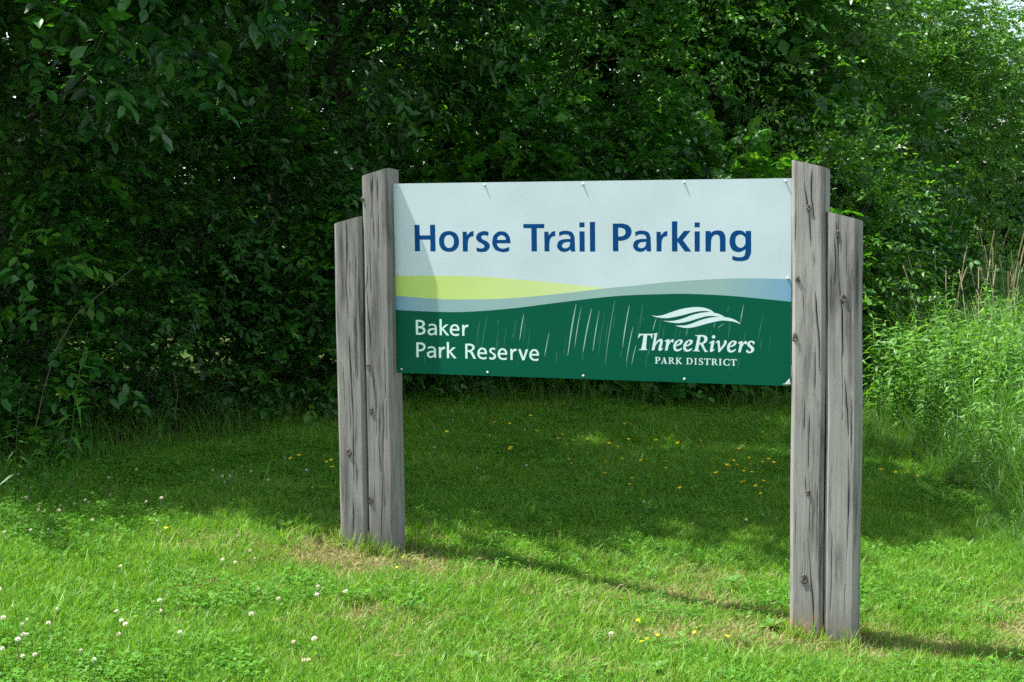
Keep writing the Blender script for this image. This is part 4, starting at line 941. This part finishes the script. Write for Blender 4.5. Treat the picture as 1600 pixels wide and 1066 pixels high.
whites = [(59, 823), (52, 850), (150, 837), (80, 825), (78, 845), (143, 802), (115, 806), (38, 803), (62, 804), (55, 795), (94, 806), (136, 804), (230, 806), (250, 805), (240, 831), (171, 766), (48, 785), (28, 758), (170, 790), (345, 766), (352, 770), (360, 769), (382, 760), (420, 770), (366, 752), (380, 747), (355, 752), (488, 778), (479, 754), (185, 913), (387, 885), (404, 893), (346, 905), (371, 903), (399, 943), (436, 970), (260, 974), (258, 984), (92, 984), (45, 997), (76, 1008), (25, 1014), (4, 1008), (44, 1016), (190, 1005), (204, 1011), (285, 1017), (186, 983), (391, 1003), (459, 1031), (503, 1040), (485, 1061), (135, 1056), (152, 1058), (62, 1060), (30, 1032), (12, 1042), (30, 1042), (40, 1060), (5, 860), (5, 960), (173, 1034), (538, 959), (498, 960), (470, 1059), (1005, 798), (1214, 823), (1195, 822), (1168, 833), (1082, 837), (700, 635), (706, 660), (707, 667), (748, 662), (770, 690), (817, 685), (680, 715), (750, 745), (749, 750), (905, 645), (827, 737), (502, 958), (956, 1025), (445, 735), (330, 760), (215, 752)]
WLS = 'small white clover blossom standing in the sunlit lawn'; WLD = 'small white clover blossom standing in the shaded lawn'
for i, (px, py) in enumerate(whites):
    q = ground_hit(px, py + 6); q[2] = float(ground_z(q[0], q[1])); sh_ = py < 790
    r0 = empty('white_clover', q, WLD if sh_ else WLS, 'flower', 'white clover blossoms in the shade' if sh_ else 'white clover blossoms in the sun'); s = rr.uniform(.75, 1.2) * (1.1 if py > 950 else .95); r0.scale = (s, s, s); r0.rotation_euler = (rr.normal(0, .15), rr.normal(0, .15), rr.uniform(0, 6))
    hd, st = heads[i % 3]; link('flower_head', hd, r0); link('stem', st, r0)
# yellow trefoil flowers
def trefoil(rr):
    V, T, C = [], [], []
    for k in range(6):
        a = k * 1.047 + rr.normal(0, .2); d = np.array([math.cos(a), math.sin(a), .45]); d /= np.linalg.norm(d); s = np.array([-d[1], d[0], 0]); b0 = len(V); t = rr.uniform(.2, .9)
        for q, w, z in ((.1, 0, 0), (.55, .42, .18), (1, .3, .42), (1.08, 0, .3), (1, -.3, .42), (.55, -.42, .18)):
            V.append(np.array([0, 0, .078]) + (d * q + s * w) * .0105 + np.array([0, 0, z * .007])); C.append((t, 0, 0))
        T += [(b0, b0 + i, b0 + i + 1) for i in range(1, 5)]
    head = mesh('flower_head', np.array(V), np.array(T), M['yellow_flower'], tint=np.array(C))
    SV, SF = tube([(0, 0, 0), (.001, .001, .04), (0, 0, .079)], [.0012, .001, .0009], 4); ST = []
    for f in SF: ST += [(f[0], f[i], f[i + 1]) for i in range(1, len(f) - 1)]
    return head, mesh('flower_stem', np.array(SV), np.array(ST), M['stem'])
tref = [trefoil(rr) for _ in range(3)]
b8 = lambda x, y: (620 + x / 2.581, 590 + y / 2.581)
yellows = [b8(*p) for p in ((200, 240), (403, 220), (455, 220), (535, 190), (640, 250), (657, 273), (558, 258), (490, 294), (763, 270), (826, 297), (850, 305), (785, 330), (893, 308), (905, 208), (933, 275), (975, 325), (893, 352), (1003, 370), (1050, 293), (1095, 383), (1094, 402), (1160, 287), (1207, 282), (1300, 430), (1338, 318), (1380, 328), (1400, 350), (1368, 377), (1347, 365), (1355, 397), (1383, 406), (1408, 406), (1428, 410), (1418, 373), (1453, 375), (1495, 373), (1500, 384), (1464, 432), (1414, 446), (1397, 462), (1470, 458), (1472, 472), (1482, 468), (1474, 492), (1152, 476), (957, 453), (944, 470), (836, 428), (846, 388), (697, 374), (443, 335), (470, 327), (690, 370), (718, 327), (1317, 390), (110, 330))]
yellows += [(635, 888), (623, 898), (1010, 1019), (1030, 1006), (1087, 993), (1095, 994), (1132, 1012), (1149, 1000), (1000, 984), (259, 841), (460, 731), (468, 730), (520, 731), (518, 745), (508, 733), (1008, 1022), (1034, 1008), (1400, 750), (1416, 750), (1376, 748), (1425, 760)]
for i, (px, py) in enumerate(yellows):
    q = ground_hit(px, py + 10); q[2] = float(ground_z(q[0], q[1])); sh_ = py < 835
    r0 = empty('yellow_flower', q, 'small yellow trefoil flower in the shaded lawn' if sh_ else 'small yellow trefoil flower in the sunlit lawn', 'flower', 'yellow flowers in the shade' if sh_ else 'yellow flowers in the sun'); s = rr.uniform(.95, 1.4) * (1.0 if sh_ else .72); r0.scale = (s, s, s); r0.rotation_euler = (rr.normal(0, .2), rr.normal(0, .2), rr.uniform(0, 6))
    hd, st = tref[i % 3]; link('flower_head', hd, r0); link('stem', st, r0)
# broad leaved rosettes (plantain) in the lawn
LV, LT, _ = leaf_shape('oval', .55)
pl_leaf = [mesh('leaf', LV, LT, M['broad'], tint=np.full((len(LV), 3), t)) for t in (.3, .5, .75)]
for i, (px, py, s, lb) in enumerate(((445, 828, .11, 'broad leaved weed rosette in the lawn left of the posts'), (690, 800, .12, 'pale broad leaved rosette right of the left posts'), (1140, 915, .10, 'broad leaved rosette before the shadow by the right posts'), (1460, 905, .09, 'pale broad leaved rosette right of the right posts'), (1205, 985, .11, 'broad leaved rosette at the foot of the right inner post'),
                                     (1020, 1055, .12, 'broad leaved rosette at the bottom edge of the lawn'), (930, 1050, .10, 'dark broad leaved rosette at the bottom middle'), (690, 935, .08, 'small pale rosette in the sunlit lawn below the left posts'), (1010, 820, .10, 'broad leaved rosette at the edge of the shade below the board'), (760, 760, .13, 'large flat leaved rosette in the shaded lawn'), (350, 1000, .08, 'broad leaved rosette among white clover at the lower left'), (735, 1035, .09, 'yellow green rosette at the bottom, left of the middle'))):
    q = ground_hit(px, py); q[2] = float(ground_z(q[0], q[1])) + .015
    r0 = empty('rosette_weed', q, lb, 'weed', 'broad leaved rosettes in the lawn')
    n_ = 6 + i % 3
    for k in range(n_):
        o = link('leaf', pl_leaf[(k + i) % 3], r0); a = k * 6.283 / n_ + rr.normal(0, .25); L_ = s * .66 * rr.uniform(.75, 1.2)
        x = np.array([math.cos(a), math.sin(a), rr.uniform(.15, .7)]); Fm = frames(x[None], np.array([[0, 0, 1.0]]))[0] * L_; m4 = Matrix(Fm.tolist()).to_4x4(); o.matrix_local = m4
print('tris', sum(len(o.data.loops) - 2 * len(o.data.polygons) for o in SC.objects if o.type == 'MESH'), 'objects', len(SC.objects))
